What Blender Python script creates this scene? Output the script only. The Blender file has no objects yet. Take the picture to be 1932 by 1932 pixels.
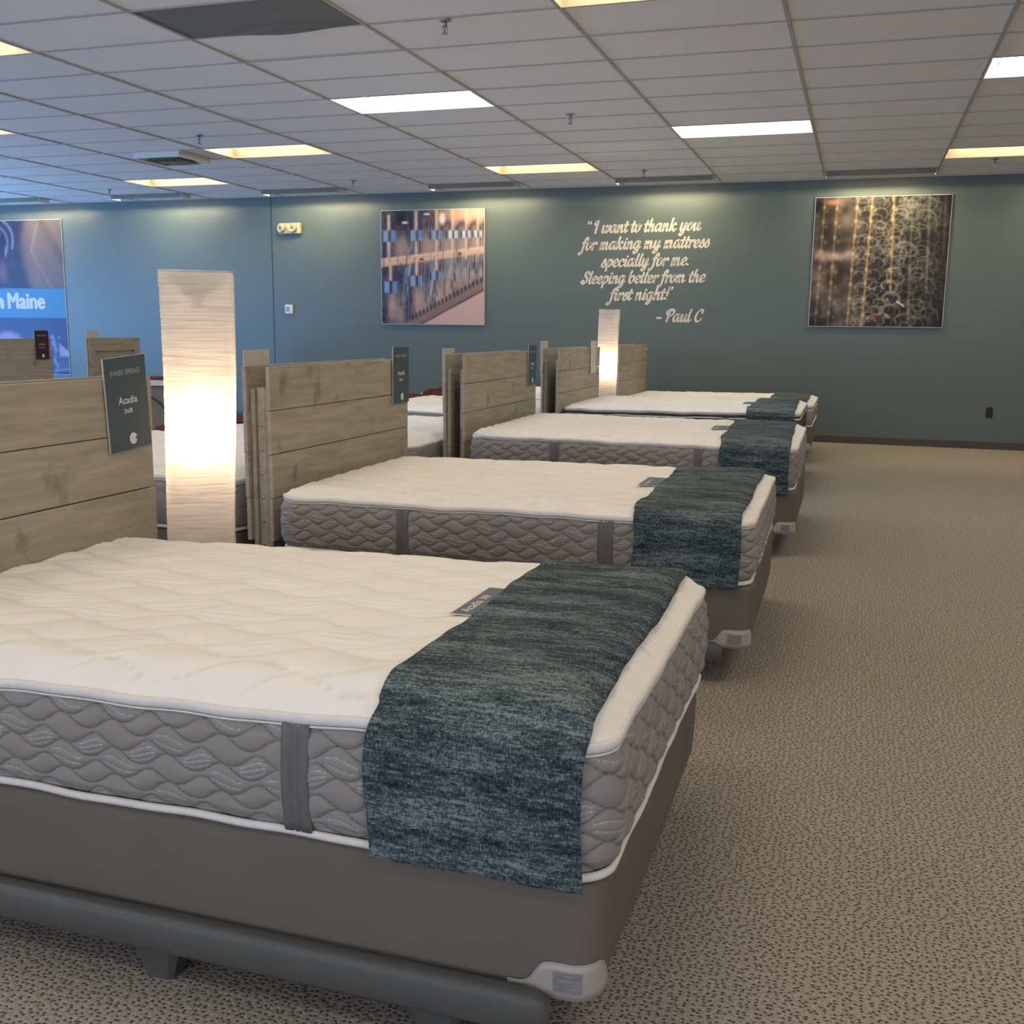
import bpy, math, random
import numpy as np
from mathutils import Matrix, Vector
random.seed(7); rng = np.random.RandomState(7)
PI = math.pi
sc = bpy.context.scene
COL = sc.collection

# ---------------------------------------------------------------- camera
CAMZ = 1.3606
r = Vector((0.94982433, 0.31257696, 0.01137476)); u = Vector((-0.0649963, 0.16167, 0.98470213)); f = Vector((-0.30595624, 0.93603336, -0.17387445))
cam_d = bpy.data.cameras.new('camera'); cam = bpy.data.objects.new('camera', cam_d); COL.objects.link(cam)
M = Matrix(((r.x, u.x, -f.x), (r.y, u.y, -f.y), (r.z, u.z, -f.z))).to_4x4()
M.translation = (0, 0, CAMZ); cam.matrix_world = M
cam_d.sensor_width = 36; cam_d.lens = 1970.59 / 1932 * 36; cam_d.clip_start = .05
sc.camera = cam
sc.view_settings.view_transform = 'Standard'; sc.view_settings.look = 'None'
sc.view_settings.exposure = 0.0; sc.view_settings.gamma = 1; sc.view_settings.use_curve_mapping = False
sc.cycles.use_denoising = True
sc.cycles.max_bounces = 8; sc.cycles.diffuse_bounces = 4; sc.cycles.glossy_bounces = 3
sc.cycles.transmission_bounces = 4; sc.cycles.sample_clamp_indirect = 6

# ---------------------------------------------------------------- daylight outside
w = bpy.data.worlds.new('World'); sc.world = w; w.use_nodes = True
w.node_tree.nodes['Background'].inputs[0].default_value = (0.30, 0.50, 1.0, 1)
w.node_tree.nodes['Background'].inputs[1].default_value = 2.2
def area(name, loc, rot, sx, sy, power, col):
    l = bpy.data.lights.new(name, 'AREA'); l.shape = 'RECTANGLE'; l.size = sx; l.size_y = sy; l.energy = power; l.color = col
    o = bpy.data.objects.new(name, l); COL.objects.link(o); o.location = loc; o.rotation_euler = rot
    return o
# daylight entering through the shop windows of the left wall
WINL = [(-1.2, 1.6), (2.4, 5.2), (6.0, 8.8), (9.6, 12.4)]
for a, b in WINL:      # sky light, with an upward tilt added to brighten the ceiling
    area('window_daylight', (-15.0, (a + b) / 2, 1.45), (0, -PI / 2 - .30, 0), 2.2, b - a, 210, (0.18, 0.46, 1.0))
WINB = [(-12.6, -9.4), (-8.2, -5.0), (-3.8, -.6), (.6, 3.8), (5.0, 8.6)]  # openings added in the unseen back wall for fill light
for a, b in WINB:  # added fill lights behind the camera, aimed up to brighten ceiling and near sides
    area('back_fill_light', ((a + b) / 2, -5.38, 1.45), (PI / 2 + 1.0, 0, 0), b - a, 2.2, 78, (1.0, 0.95, 0.88))

# ---------------------------------------------------------------- helpers
def srgb(r, g, b):
    return tuple(((c / 255) / 12.92 if c / 255 <= .04045 else ((c / 255 + .055) / 1.055) ** 2.4) for c in (r, g, b))
def node(nt, t, **kw):
    n = nt.nodes.new(t)
    for k, v in kw.items(): setattr(n, k, v)
    return n
def mat(name, c, rough=.8, spec=.3, metal=0, var=None, bump=None, c2=None, coord='Object', noise_scale=(1, 1, 1)):
    """procedural material; var=(scale, amount) mottling between c and c2; bump=(scale, strength)"""
    m = bpy.data.materials.new(name); m.use_nodes = True; nt = m.node_tree; b = nt.nodes['Principled BSDF']
    b.inputs['Base Color'].default_value = (*c, 1); b.inputs['Roughness'].default_value = rough
    b.inputs['Specular IOR Level'].default_value = spec; b.inputs['Metallic'].default_value = metal
    tc = node(nt, 'ShaderNodeTexCoord'); mp = node(nt, 'ShaderNodeMapping'); mp.inputs['Scale'].default_value = noise_scale
    nt.links.new(tc.outputs[coord], mp.inputs[0])
    if var:
        n = node(nt, 'ShaderNodeTexNoise'); n.inputs['Scale'].default_value = var[0]; n.inputs['Detail'].default_value = 5
        nt.links.new(mp.outputs[0], n.inputs[0])
        cr = node(nt, 'ShaderNodeValToRGB'); cr.color_ramp.elements[0].position = .5 - var[1] / 2; cr.color_ramp.elements[1].position = .5 + var[1] / 2
        c2 = c2 or tuple(x * .85 for x in c)
        cr.color_ramp.elements[0].color = (*c2, 1); cr.color_ramp.elements[1].color = (*c, 1)
        nt.links.new(n.outputs[0], cr.inputs[0]); nt.links.new(cr.outputs[0], b.inputs['Base Color'])
    if bump:
        n2 = node(nt, 'ShaderNodeTexNoise'); n2.inputs['Scale'].default_value = bump[0]; n2.inputs['Detail'].default_value = 3
        nt.links.new(mp.outputs[0], n2.inputs[0])
        bp = node(nt, 'ShaderNodeBump'); bp.inputs['Strength'].default_value = bump[1]; bp.inputs['Distance'].default_value = .002
        nt.links.new(n2.outputs[0], bp.inputs['Height']); nt.links.new(bp.outputs[0], b.inputs['Normal'])
    return m
def emis(name, c, s):
    m = bpy.data.materials.new(name); m.use_nodes = True; nt = m.node_tree; b = nt.nodes['Principled BSDF']
    b.inputs['Base Color'].default_value = (*c, 1); b.inputs['Emission Color'].default_value = (*c, 1); b.inputs['Emission Strength'].default_value = s
    return m

def mesh_np(name, V, F, mats=None, smooth=False, attrs=None, mi=None):
    V = np.asarray(V, np.float32)
    me = bpy.data.meshes.new(name)
    if isinstance(F, np.ndarray):
        n, k = F.shape
        me.vertices.add(len(V)); me.vertices.foreach_set('co', V.ravel())
        me.loops.add(n * k); me.loops.foreach_set('vertex_index', F.astype(np.int32).ravel())
        me.polygons.add(n); me.polygons.foreach_set('loop_start', np.arange(0, n * k, k, dtype=np.int32))
        me.polygons.foreach_set('loop_total', np.full(n, k, dtype=np.int32))
    else:
        me.from_pydata([tuple(map(float, v)) for v in V], [], [tuple(map(int, q)) for q in F])
    for m in (mats or []): me.materials.append(m)
    if mi is not None: me.polygons.foreach_set('material_index', np.asarray(mi, np.int32))
    me.polygons.foreach_set('use_smooth', np.full(len(me.polygons), smooth, dtype=bool))
    for an, av in (attrs or {}).items():
        av = np.asarray(av, np.float32)
        if av.ndim == 1:
            a = me.attributes.new(an, 'FLOAT', 'POINT'); a.data.foreach_set('value', av)
        else:
            a = me.attributes.new(an, 'FLOAT_COLOR', 'POINT'); a.data.foreach_set('color', av.ravel())
    me.update(calc_edges=True); me.validate()
    return me
def link(name, me, parent=None, loc=None, rz=None):
    o = bpy.data.objects.new(name, me); COL.objects.link(o)
    if parent: o.parent = parent
    if loc: o.location = loc
    if rz: o.rotation_euler = (0, 0, rz)
    return o
def tag(o, label=None, cat=None, group=None, kind=None):
    if label: o['label'] = label
    if cat: o['category'] = cat
    if group: o['group'] = group
    if kind: o['kind'] = kind
    return o
def empty(name, loc, rz=0, label=None, cat=None, group=None, kind=None):
    o = bpy.data.objects.new(name, None); COL.objects.link(o); o.location = loc; o.rotation_euler = (0, 0, rz); o.empty_display_size = .1
    return tag(o, label, cat, group, kind)

class MB:
    """collects boxes, prisms, tubes and lathes into one mesh"""
    def __init__(s): s.v = []; s.f = []
    def add(s, V, F):
        n = len(s.v); s.v += [tuple(map(float, p)) for p in V]; s.f += [tuple(i + n for i in q) for q in F]; return s
    def box(s, x0, x1, y0, y1, z0, z1, bev=0.0, R=None, c=None):
        if bev <= 0:
            V = [(x, y, z) for z in (z0, z1) for y in (y0, y1) for x in (x0, x1)]
            F = [(0, 2, 3, 1), (4, 5, 7, 6), (0, 1, 5, 4), (2, 6, 7, 3), (0, 4, 6, 2), (1, 3, 7, 5)]
        else:
            b = min(bev, (x1 - x0) / 2.01, (y1 - y0) / 2.01, (z1 - z0) / 2.01); V = []; F = []
            def rect(z, i): return [(x0 + i, y0 + b, z), (x0 + b, y0 + i, z), (x1 - b, y0 + i, z), (x1 - i, y0 + b, z), (x1 - i, y1 - b, z), (x1 - b, y1 - i, z), (x0 + b, y1 - i, z), (x0 + i, y1 - b, z)]
            def inr(z): return [(x0 + b, y0 + b, z), (x0 + b, y0 + b, z), (x1 - b, y0 + b, z), (x1 - b, y0 + b, z), (x1 - b, y1 - b, z), (x1 - b, y1 - b, z), (x0 + b, y1 - b, z), (x0 + b, y1 - b, z)]
            k = b * .35
            V = [(x0 + b, y0 + b, z0), (x1 - b, y0 + b, z0), (x1 - b, y1 - b, z0), (x0 + b, y1 - b, z0)] + rect(z0 + b, 0) + rect(z1 - b, 0) + [(x0 + b, y0 + b, z1), (x1 - b, y0 + b, z1), (x1 - b, y1 - b, z1), (x0 + b, y1 - b, z1)]
            F = [(3, 2, 1, 0), (20, 21, 22, 23)]
            for i in range(8): j = (i + 1) % 8; F.append((4 + i, 4 + j, 12 + j, 12 + i))
            cor = [0, 0, 1, 1, 2, 2, 3, 3]
            for i in range(8):
                j = (i + 1) % 8
                if cor[i] == cor[j]: F.append((cor[i], 4 + j, 4 + i)); F.append((20 + cor[i], 12 + i, 12 + j))
                else: F.append((cor[i], cor[j], 4 + j, 4 + i)); F.append((20 + cor[j], 20 + cor[i], 12 + i, 12 + j))
        if R is not None:
            c = Vector(c or ((x0 + x1) / 2, (y0 + y1) / 2, (z0 + z1) / 2)); V = [tuple(R @ (Vector(p) - c) + c) for p in V]
        return s.add(V, F)
    def rings(s, rings, caps=True, closed=True):
        n = len(rings[0]); V = [p for r_ in rings for p in r_]; F = []
        for a in range(len(rings) - 1):
            for i in range(n if closed else n - 1):
                j = (i + 1) % n; F.append((a * n + i, a * n + j, (a + 1) * n + j, (a + 1) * n + i))
        if caps: F.append(tuple(range(n))[::-1]); F.append(tuple((len(rings) - 1) * n + i for i in range(n)))
        return s.add(V, F)
    def lathe(s, prof, c=(0, 0, 0), n=20, axis='z'):
        R = []
        for rr, t in prof:
            ring = []
            for i in range(n):
                a = 2 * PI * i / n; p = (rr * math.cos(a), rr * math.sin(a), t)
                if axis == 'y': p = (p[0], -p[2], p[1])
                if axis == 'x': p = (p[2], p[0], p[1])
                ring.append((c[0] + p[0], c[1] + p[1], c[2] + p[2]))
            R.append(ring)
        return s.rings(R)
    def tube(s, pts, rad, n=8, sq=None):
        pts = [Vector(p) for p in pts]; R = []
        for i, p in enumerate(pts):
            d = (pts[min(i + 1, len(pts) - 1)] - pts[max(i - 1, 0)]).normalized()
            up = Vector((0, 0, 1)) if abs(d.z) < .9 else Vector((0, 1, 0))
            a = d.cross(up).normalized(); b = a.cross(d).normalized()
            rr = rad[i] if isinstance(rad, (list, tuple)) else rad
            R.append([tuple(p + a * rr * math.cos(2 * PI * k / n) + b * rr * math.sin(2 * PI * k / n)) for k in range(n)])
        return s.rings(R)
    def build(s, name, m, parent=None, smooth=False, loc=None, rz=None):
        me = mesh_np(name, s.v, s.f, [m] if m else None, smooth)
        import bmesh
        bm = bmesh.new(); bm.from_mesh(me); bmesh.ops.recalc_face_normals(bm, faces=bm.faces); bm.to_mesh(me); bm.free()
        return link(name, me, parent, loc, rz)

def grid_faces(nu, nv, wrap=False):
    """nu x nv vertices, index = i*nv + j"""
    I, J = np.meshgrid(np.arange(nu if wrap else nu - 1), np.arange(nv - 1), indexing='ij'); I2 = (I + 1) % nu
    return np.stack([I * nv + J, I2 * nv + J, I2 * nv + J + 1, I * nv + J + 1], -1).reshape(-1, 4)

# text as mesh in the XY plane (local)
def text_mesh(s, bold=0.0, cond=1.0, thick=.0015):
    cu = bpy.data.curves.new('t', 'FONT'); cu.body = s; cu.size = 1; cu.offset = bold; cu.resolution_u = 4; cu.extrude = 0
    o = bpy.data.objects.new('t', cu); COL.objects.link(o)
    dg = bpy.context.evaluated_depsgraph_get(); me0 = o.evaluated_get(dg).to_mesh()
    V = np.array([v.co[:] for v in me0.vertices]); F = [tuple(p.vertices) for p in me0.polygons]
    o.evaluated_get(dg).to_mesh_clear(); bpy.data.objects.remove(o)
    V[:, 0] -= V[:, 0].min(); V[:, 0] *= cond
    return V, F
def put_text(name, s, m, x0, x1, ybase, height, plane, parent=None, bold=0.0, ref='H'):
    """fit text between x0..x1; cap height=height; plane(x,y)->3D point function"""
    V, F = text_mesh(s, 0); H = 0.73
    if bold:
        n_ = len(V); V = np.concatenate([V + np.array((dx, dy, (L_ - 4) * 1.0)) for L_, (dx, dy) in enumerate( ((-bold, 0), (bold, 0), (0, bold * .6), (0, -bold * .6), (0, 0)))]); F = [tuple(i + n_ * q for i in f_) for q in range(5) for f_ in F]
    V[:, 0] = x0 + (V[:, 0] - V[:, 0].min()) / np.ptp(V[:, 0]) * (x1 - x0); V[:, 1] = ybase + V[:, 1] / H * height
    o_ = np.array(plane(0, 0)); nn = np.cross(np.array(plane(1, 0)) - o_, np.array(plane(0, 1)) - o_); nn = nn / np.linalg.norm(nn)
    P = [np.array(plane(a, b)) + nn * .00025 * l_ for a, b, l_ in V]
    me = mesh_np(name, P, F, [m]); return link(name, me, parent)

# ---------------------------------------------------------------- materials
M_tile = mat('acoustic_tile', (.86, .84, .82), .95, .1, var=(90, .5), c2=(.82, .80, .78), bump=(220, .25))
M_tee = mat('painted_ceiling_grid', (.46, .44, .40), .6, .3)
M_wall = mat('slate_green_paint', (.100, .132, .124), .40, .5, var=(2.0, .6), c2=(.095, .126, .118), bump=(160, .04))
M_side = mat('pale_wall_paint', (.42, .42, .41), .8, .2, var=(2, .5))
M_base = mat('brown_rubber_baseboard', (.085, .068, .062), .6, .3, var=(20, .5))
M_white = mat('white_plastic', (.75, .74, .70), .4, .4, var=(30, .3), c2=(.70, .69, .66))
M_cream = mat('cream_plastic', (.72, .60, .40), .45, .4, var=(30, .3), c2=(.68, .56, .37))
M_chrome = mat('chrome', (.45, .45, .46), .25, .5, metal=.9, var=(40, .4))
M_dark = mat('dark_metal', (.03, .03, .03), .5, .4, var=(40, .4))
M_trough = mat('fixture_housing', (.24, .22, .165), .6, .3, var=(15, .4))
M_reflect = mat('light_reflector', (.80, .72, .52), .5, .3, var=(15, .3))
M_grille = mat('grey_perforated_metal', (.20, .205, .205), .6, .3, var=(8, .6), c2=(.17, .17, .17))
M_outlet = mat('brown_plastic', (.018, .009, .005), .45, .4, var=(60, .5))
M_paper = mat('poster_edge', (.55, .55, .56), .6, .3, var=(30, .3))

def wood_mat():
    m = bpy.data.materials.new('grey_brown_painted_wood'); m.use_nodes = True; nt = m.node_tree; b = nt.nodes['Principled BSDF']; L = nt.links.new
    tc = node(nt, 'ShaderNodeTexCoord'); oi = node(nt, 'ShaderNodeObjectInfo')
    ad = node(nt, 'ShaderNodeVectorMath', operation='ADD'); sca = node(nt, 'ShaderNodeVectorMath', operation='SCALE'); sca.inputs['Scale'].default_value = 13
    cmb = node(nt, 'ShaderNodeCombineXYZ')
    for k in range(3): L(oi.outputs['Random'], cmb.inputs[k])
    L(cmb.outputs[0], sca.inputs[0]); L(tc.outputs['Object'], ad.inputs[0]); L(sca.outputs[0], ad.inputs[1])
    mp = node(nt, 'ShaderNodeMapping'); mp.inputs['Scale'].default_value = (8, 1.1, 11); L(ad.outputs[0], mp.inputs[0])
    n1 = node(nt, 'ShaderNodeTexNoise'); n1.inputs['Scale'].default_value = 3; n1.inputs['Detail'].default_value = 6; n1.inputs['Distortion'].default_value = .6; L(mp.outputs[0], n1.inputs[0])
    mp2 = node(nt, 'ShaderNodeMapping'); mp2.inputs['Scale'].default_value = (6, 8, 5.5); L(ad.outputs[0], mp2.inputs[0])
    v = node(nt, 'ShaderNodeTexNoise'); v.inputs['Scale'].default_value = 1.0; v.inputs['Detail'].default_value = 3; L(mp2.outputs[0], v.inputs[0])
    cr = node(nt, 'ShaderNodeValToRGB'); e = cr.color_ramp.elements
    e[0].position = .30; e[0].color = (.305, .268, .205, 1); e[1].position = .72; e[1].color = (.43, .385, .302, 1)
    L(n1.outputs[0], cr.inputs[0])
    kr = node(nt, 'ShaderNodeValToRGB'); kr.color_ramp.elements[0].position = .24; kr.color_ramp.elements[1].position = .38
    kr.color_ramp.elements[0].color = (.60, .58, .55, 1); kr.color_ramp.elements[1].color = (1, 1, 1, 1)
    L(v.outputs[0], kr.inputs[0])
    mx = node(nt, 'ShaderNodeMixRGB', blend_type='MULTIPLY'); mx.inputs[0].default_value = 1; L(cr.outputs[0], mx.inputs[1]); L(kr.outputs[0], mx.inputs[2])
    L(mx.outputs[0], b.inputs['Base Color']); b.inputs['Roughness'].default_value = .62; b.inputs['Specular IOR Level'].default_value = .3
    bp = node(nt, 'ShaderNodeBump'); bp.inputs['Strength'].default_value = .25; bp.inputs['Distance'].default_value = .002; L(n1.outputs[0], bp.inputs['Height']); L(bp.outputs[0], b.inputs['Normal'])
    return m
M_wood = wood_mat()

def carpet_mat():
    m = bpy.data.materials.new('flecked_loop_carpet'); m.use_nodes = True; nt = m.node_tree; b = nt.nodes['Principled BSDF']; L = nt.links.new
    tc = node(nt, 'ShaderNodeTexCoord'); 
    wn = node(nt, 'ShaderNodeTexNoise'); wn.inputs['Scale'].default_value = 14; wn.inputs['Detail'].default_value = 2; L(tc.outputs['Object'], wn.inputs[0])
    sub = node(nt, 'ShaderNodeVectorMath', operation='SUBTRACT'); sub.inputs[1].default_value = (.5, .5, .5); L(wn.outputs['Color'], sub.inputs[0])
    scl = node(nt, 'ShaderNodeVectorMath', operation='SCALE'); scl.inputs['Scale'].default_value = .008; L(sub.outputs[0], scl.inputs[0])
    ad = node(nt, 'ShaderNodeVectorMath', operation='ADD'); L(tc.outputs['Object'], ad.inputs[0]); L(scl.outputs[0], ad.inputs[1])
    mp = node(nt, 'ShaderNodeMapping'); mp.inputs['Rotation'].default_value = (0, 0, .0); mp.inputs['Scale'].default_value = (58, 80, 1); L(ad.outputs[0], mp.inputs[0])
    vo = node(nt, 'ShaderNodeTexVoronoi', voronoi_dimensions='2D'); vo.inputs['Scale'].default_value = 1; vo.inputs['Randomness'].default_value = .75; L(mp.outputs[0], vo.inputs['Vector'])
    fn = node(nt, 'ShaderNodeTexNoise'); fn.inputs['Scale'].default_value = 380; fn.inputs['Detail'].default_value = 3; L(tc.outputs['Object'], fn.inputs[0])
    am = node(nt, 'ShaderNodeMath', operation='MULTIPLY_ADD'); am.inputs[1].default_value = .55; L(fn.outputs[0], am.inputs[0]); 
    L(vo.outputs['Distance'], am.inputs[2])
    cr = node(nt, 'ShaderNodeValToRGB'); e = cr.color_ramp.elements
    e[0].position = .37; e[0].color = (.050, .042, .034, 1); e[1].position = .60; e[1].color = (.375, .342, .296, 1)
    L(am.outputs[0], cr.inputs[0])
    f2 = node(nt, 'ShaderNodeTexNoise'); f2.inputs['Scale'].default_value = 170; f2.inputs['Detail'].default_value = 4; L(tc.outputs['Object'], f2.inputs[0])
    c2 = node(nt, 'ShaderNodeValToRGB'); c2.color_ramp.elements[0].position = .32; c2.color_ramp.elements[1].position = .62
    c2.color_ramp.elements[0].color = (.52, .51, .50, 1); c2.color_ramp.elements[1].color = (1.12, 1.1, 1.08, 1); L(f2.outputs[0], c2.inputs[0])
    mx = node(nt, 'ShaderNodeMixRGB', blend_type='MULTIPLY'); mx.inputs[0].default_value = 1; L(cr.outputs[0], mx.inputs[1]); L(c2.outputs[0], mx.inputs[2])
    L(mx.outputs[0], b.inputs['Base Color']); b.inputs['Roughness'].default_value = .95; b.inputs['Specular IOR Level'].default_value = .1
    bp = node(nt, 'ShaderNodeBump'); bp.inputs['Strength'].default_value = .5; bp.inputs['Distance'].default_value = .004; L(am.outputs[0], bp.inputs['Height']); L(bp.outputs[0], b.inputs['Normal'])
    return m
M_carpet = carpet_mat()

def border_mat(name, c, seam_c, thread_c):
    """quilted fabric: 'seam' and 'thread' mesh attributes carry the stitched lines"""
    m = bpy.data.materials.new(name); m.use_nodes = True; nt = m.node_tree; b = nt.nodes['Principled BSDF']; L = nt.links.new
    tc = node(nt, 'ShaderNodeTexCoord'); n = node(nt, 'ShaderNodeTexNoise'); n.inputs['Scale'].default_value = 9; n.inputs['Detail'].default_value = 2; L(tc.outputs['Object'], n.inputs[0])
    m0 = node(nt, 'ShaderNodeMixRGB'); L(n.outputs[0], m0.inputs[0]); m0.inputs[1].default_value = (*[x * .93 for x in c], 1); m0.inputs[2].default_value = (*[x * 1.07 for x in c], 1)
    a = node(nt, 'ShaderNodeAttribute', attribute_name='seam'); t = node(nt, 'ShaderNodeAttribute', attribute_name='thread')
    m1 = node(nt, 'ShaderNodeMixRGB'); L(a.outputs['Fac'], m1.inputs[0]); L(m0.outputs[0], m1.inputs[1]); m1.inputs[2].default_value = (*seam_c, 1)
    m2 = node(nt, 'ShaderNodeMixRGB'); L(t.outputs['Fac'], m2.inputs[0]); L(m1.outputs[0], m2.inputs[1]); m2.inputs[2].default_value = (*thread_c, 1)
    L(m2.outputs[0], b.inputs['Base Color']); b.inputs['Roughness'].default_value = .7; b.inputs['Specular IOR Level'].default_value = .25
    fb = node(nt, 'ShaderNodeTexNoise'); fb.inputs['Scale'].default_value = 700; L(tc.outputs['Object'], fb.inputs[0])
    bp = node(nt, 'ShaderNodeBump'); bp.inputs['Strength'].default_value = .12; bp.inputs['Distance'].default_value = .001; L(fb.outputs[0], bp.inputs['Height']); L(bp.outputs[0], b.inputs['Normal'])
    return m
M_border = border_mat('grey_quilted_border', (.270, .250, .232), (.035, .033, .033), (.62, .60, .58))
M_top = border_mat('white_quilted_knit', (.82, .80, .755), (.68, .66, .62), (.83, .80, .75))  # darker seam tone paints soft shade into the quilting grooves
M_border_dark = mat('dark_mesh_border', (.09, .075, .075), .8, .2, var=(200, .5), bump=(500, .3))
M_piping = mat('cream_piping', (.76, .73, .69), .6, .3, var=(60, .4), c2=(.70, .67, .63), bump=(300, .2))
M_handle = mat('grey_satin_tape', (.15, .14, .135), .45, .4, var=(60, .4), bump=(400, .2))
M_box = mat('taupe_box_fabric', (.160, .138, .113), .9, .15, var=(7, .8), c2=(.145, .125, .102), bump=(600, .35))
M_frame = mat('dark_grey_plastic', (.090, .092, .084), .42, .35, var=(12, .6), c2=(.080, .082, .075), bump=(300, .1))
M_guard = mat('translucent_white_plastic', (.40, .37, .33), .35, .5, var=(30, .4), c2=(.36, .33, .29))
M_print = mat('grey_label_print', (.17, .165, .16), .6, .2, var=(150, .2), c2=(.27, .26, .25), noise_scale=(.25, .25, 3))

def runner_mat(name, ca, cb, cc):
    m = bpy.data.materials.new(name); m.use_nodes = True; nt = m.node_tree; b = nt.nodes['Principled BSDF']; L = nt.links.new
    tc = node(nt, 'ShaderNodeTexCoord')
    def nz(scale, mscale, det=4):
        mp = node(nt, 'ShaderNodeMapping'); mp.inputs['Scale'].default_value = mscale; L(tc.outputs['Object'], mp.inputs[0])
        n = node(nt, 'ShaderNodeTexNoise'); n.inputs['Scale'].default_value = scale; n.inputs['Detail'].default_value = det; n.inputs['Roughness'].default_value = .6; L(mp.outputs[0], n.inputs[0]); return n
    a = nz(60, (.4, 2.4, 2.4), 4); bb = nz(330, (.35, 1, 1), 3); c = nz(330, (1, .35, .35), 3); d = nz(9, (.35, 1.8, 1.8), 3)
    s1 = node(nt, 'ShaderNodeMath', operation='ADD'); L(a.outputs[0], s1.inputs[0]); L(bb.outputs[0], s1.inputs[1])
    s2 = node(nt, 'ShaderNodeMath', operation='ADD'); L(s1.outputs[0], s2.inputs[0]); L(c.outputs[0], s2.inputs[1])
    s3 = node(nt, 'ShaderNodeMath', operation='ADD'); L(s2.outputs[0], s3.inputs[0]); L(d.outputs[0], s3.inputs[1])
    s4 = node(nt, 'ShaderNodeMath', operation='MULTIPLY'); L(s3.outputs[0], s4.inputs[0]); s4.inputs[1].default_value = .25
    cr = node(nt, 'ShaderNodeValToRGB'); e = cr.color_ramp.elements; e[0].position = .425; e[0].color = (*ca, 1); e[1].position = .575; e[1].color = (*cc, 1)
    k = e.new(.50); k.color = (*cb, 1)
    L(s4.outputs[0], cr.inputs[0]); L(cr.outputs[0], b.inputs['Base Color']); b.inputs['Roughness'].default_value = .9; b.inputs['Specular IOR Level'].default_value = .15
    bp = node(nt, 'ShaderNodeBump'); bp.inputs['Strength'].default_value = .6; bp.inputs['Distance'].default_value = .002; L(s2.outputs[0], bp.inputs['Height']); L(bp.outputs[0], b.inputs['Normal'])
    return m
M_runner = runner_mat('teal_heather_weave', (.011, .021, .028), (.056, .083, .090), (.21, .255, .255))
M_runner_m = runner_mat('maroon_weave', (.02, .004, .005), (.09, .022, .018), (.16, .05, .04))
M_sign = mat('teal_printed_card', (.058, .096, .112), .5, .3, var=(4, .6), c2=(.053, .088, .103))
M_sign_m = mat('maroon_printed_card', (.055, .022, .035), .5, .35, var=(4, .6), c2=(.05, .019, .031))
M_signedge = mat('white_foam_board', (.62, .58, .53), .7, .3, var=(20, .4))
M_lett = mat('white_print', (.85, .82, .75), .7, .2, var=(60, .3))
M_lett_grey = mat('grey_print', (.42, .45, .45), .7, .2, var=(60, .3))
M_vinyl = mat('cream_vinyl_lettering', (.72, .66, .56), .5, .3, var=(60, .3))
M_slate = mat('slate_blue_printed_card', (.11, .13, .17), .5, .35, var=(10, .5))

# ---------------------------------------------------------------- room shell
X0, Y0, DX, DY = -0.5194, 6.6879, 1.2192, 0.6096
HC = 3.1432; YW = 13.5175; XL = -15.15; XR = X0 + 9 * DX; YB = -5.504
def struct(name, mb, m, parent=None):
    o = mb.build(name, m, parent)
    if parent is None: o['kind'] = 'structure'
    return o
floor = struct('floor', MB().box(XL - .2, XR + .2, YB - .2, YW + .2, -.12, 0), M_carpet)
wf = struct('wall_far', MB().box(-8.068, XR + .2, YW, YW + .2, 0, HC + .5).box(XL - .2, -8.082, YW, YW + .2, 0, HC + .5).box(-8.1, -8.05, YW + .012, YW + .2, 0, HC + .5), M_wall)
struct('baseboard_far', MB().box(-8.066, XR, YW - .009, YW, 0, .088, .003).box(XL, -8.084, YW - .009, YW, 0, .088, .003), M_base)
struct('wall_right', MB().box(XR, XR + .2, YB, YW, 0, HC + .5), M_side)
wb = MB(); xs_ = [XL - .2] + [t for ab in WINB for t in ab] + [XR + .2]
for i in range(0, len(xs_), 2): wb.box(xs_[i], xs_[i + 1], YB - .2, YB, 0, HC + .5)
for a, b in WINB: wb.box(a, b, YB - .2, YB, 0, .3).box(a, b, YB - .2, YB, 2.6, HC + .5)
struct('wall_back', wb, M_side)
wl = MB(); ys = [YB] + [t for ab in WINL for t in ab] + [YW]
for i in range(0, len(ys), 2): wl.box(XL - .2, XL, ys[i], ys[i + 1], 0, HC + .5)
for a, b in WINL: wl.box(XL - .2, XL, a, b, 0, .3).box(XL - .2, XL, a, b, 2.6, HC + .5)
struct('wall_left', wl, M_side)
M_glass = bpy.data.materials.new('window_glass'); M_glass.use_nodes = True
_nt = M_glass.node_tree; _g = node(_nt, 'ShaderNodeBsdfTransparent'); _g.inputs[0].default_value = (.9, .95, .97, 1); _nt.links.new(_g.outputs[0], _nt.nodes['Material Output'].inputs[0])
for i, (a, b) in enumerate(WINL):
    fr = MB().box(XL - .12, XL - .06, a, b, .3, .36).box(XL - .12, XL - .06, a, b, 2.54, 2.6).box(XL - .12, XL - .06, a, a + .06, .36, 2.54).box(XL - .12, XL - .06, b - .06, b, .36, 2.54)
    o = struct('window_%d' % (i + 1), fr, M_dark); MB().box(XL - .10, XL - .08, a + .06, b - .06, .36, 2.54).build('pane', M_glass, o)
for i, (a, b) in enumerate(WINB):  # unseen windows added to go with the fill lights
    fr = MB().box(a, b, YB - .12, YB - .06, .3, .36).box(a, b, YB - .12, YB - .06, 2.54, 2.6).box(a, a + .06, YB - .12, YB - .06, .36, 2.54).box(b - .06, b, YB - .12, YB - .06, .36, 2.54)
    o = struct('window_%d' % (i + 5), fr, M_dark); MB().box(a + .06, b - .06, YB - .10, YB - .08, .36, 2.54).build('pane', M_glass, o)
struct('trim_1', MB().box(-8.0795, -8.0705, YW + .001, YW + .013, .0, HC), M_dark)

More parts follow.
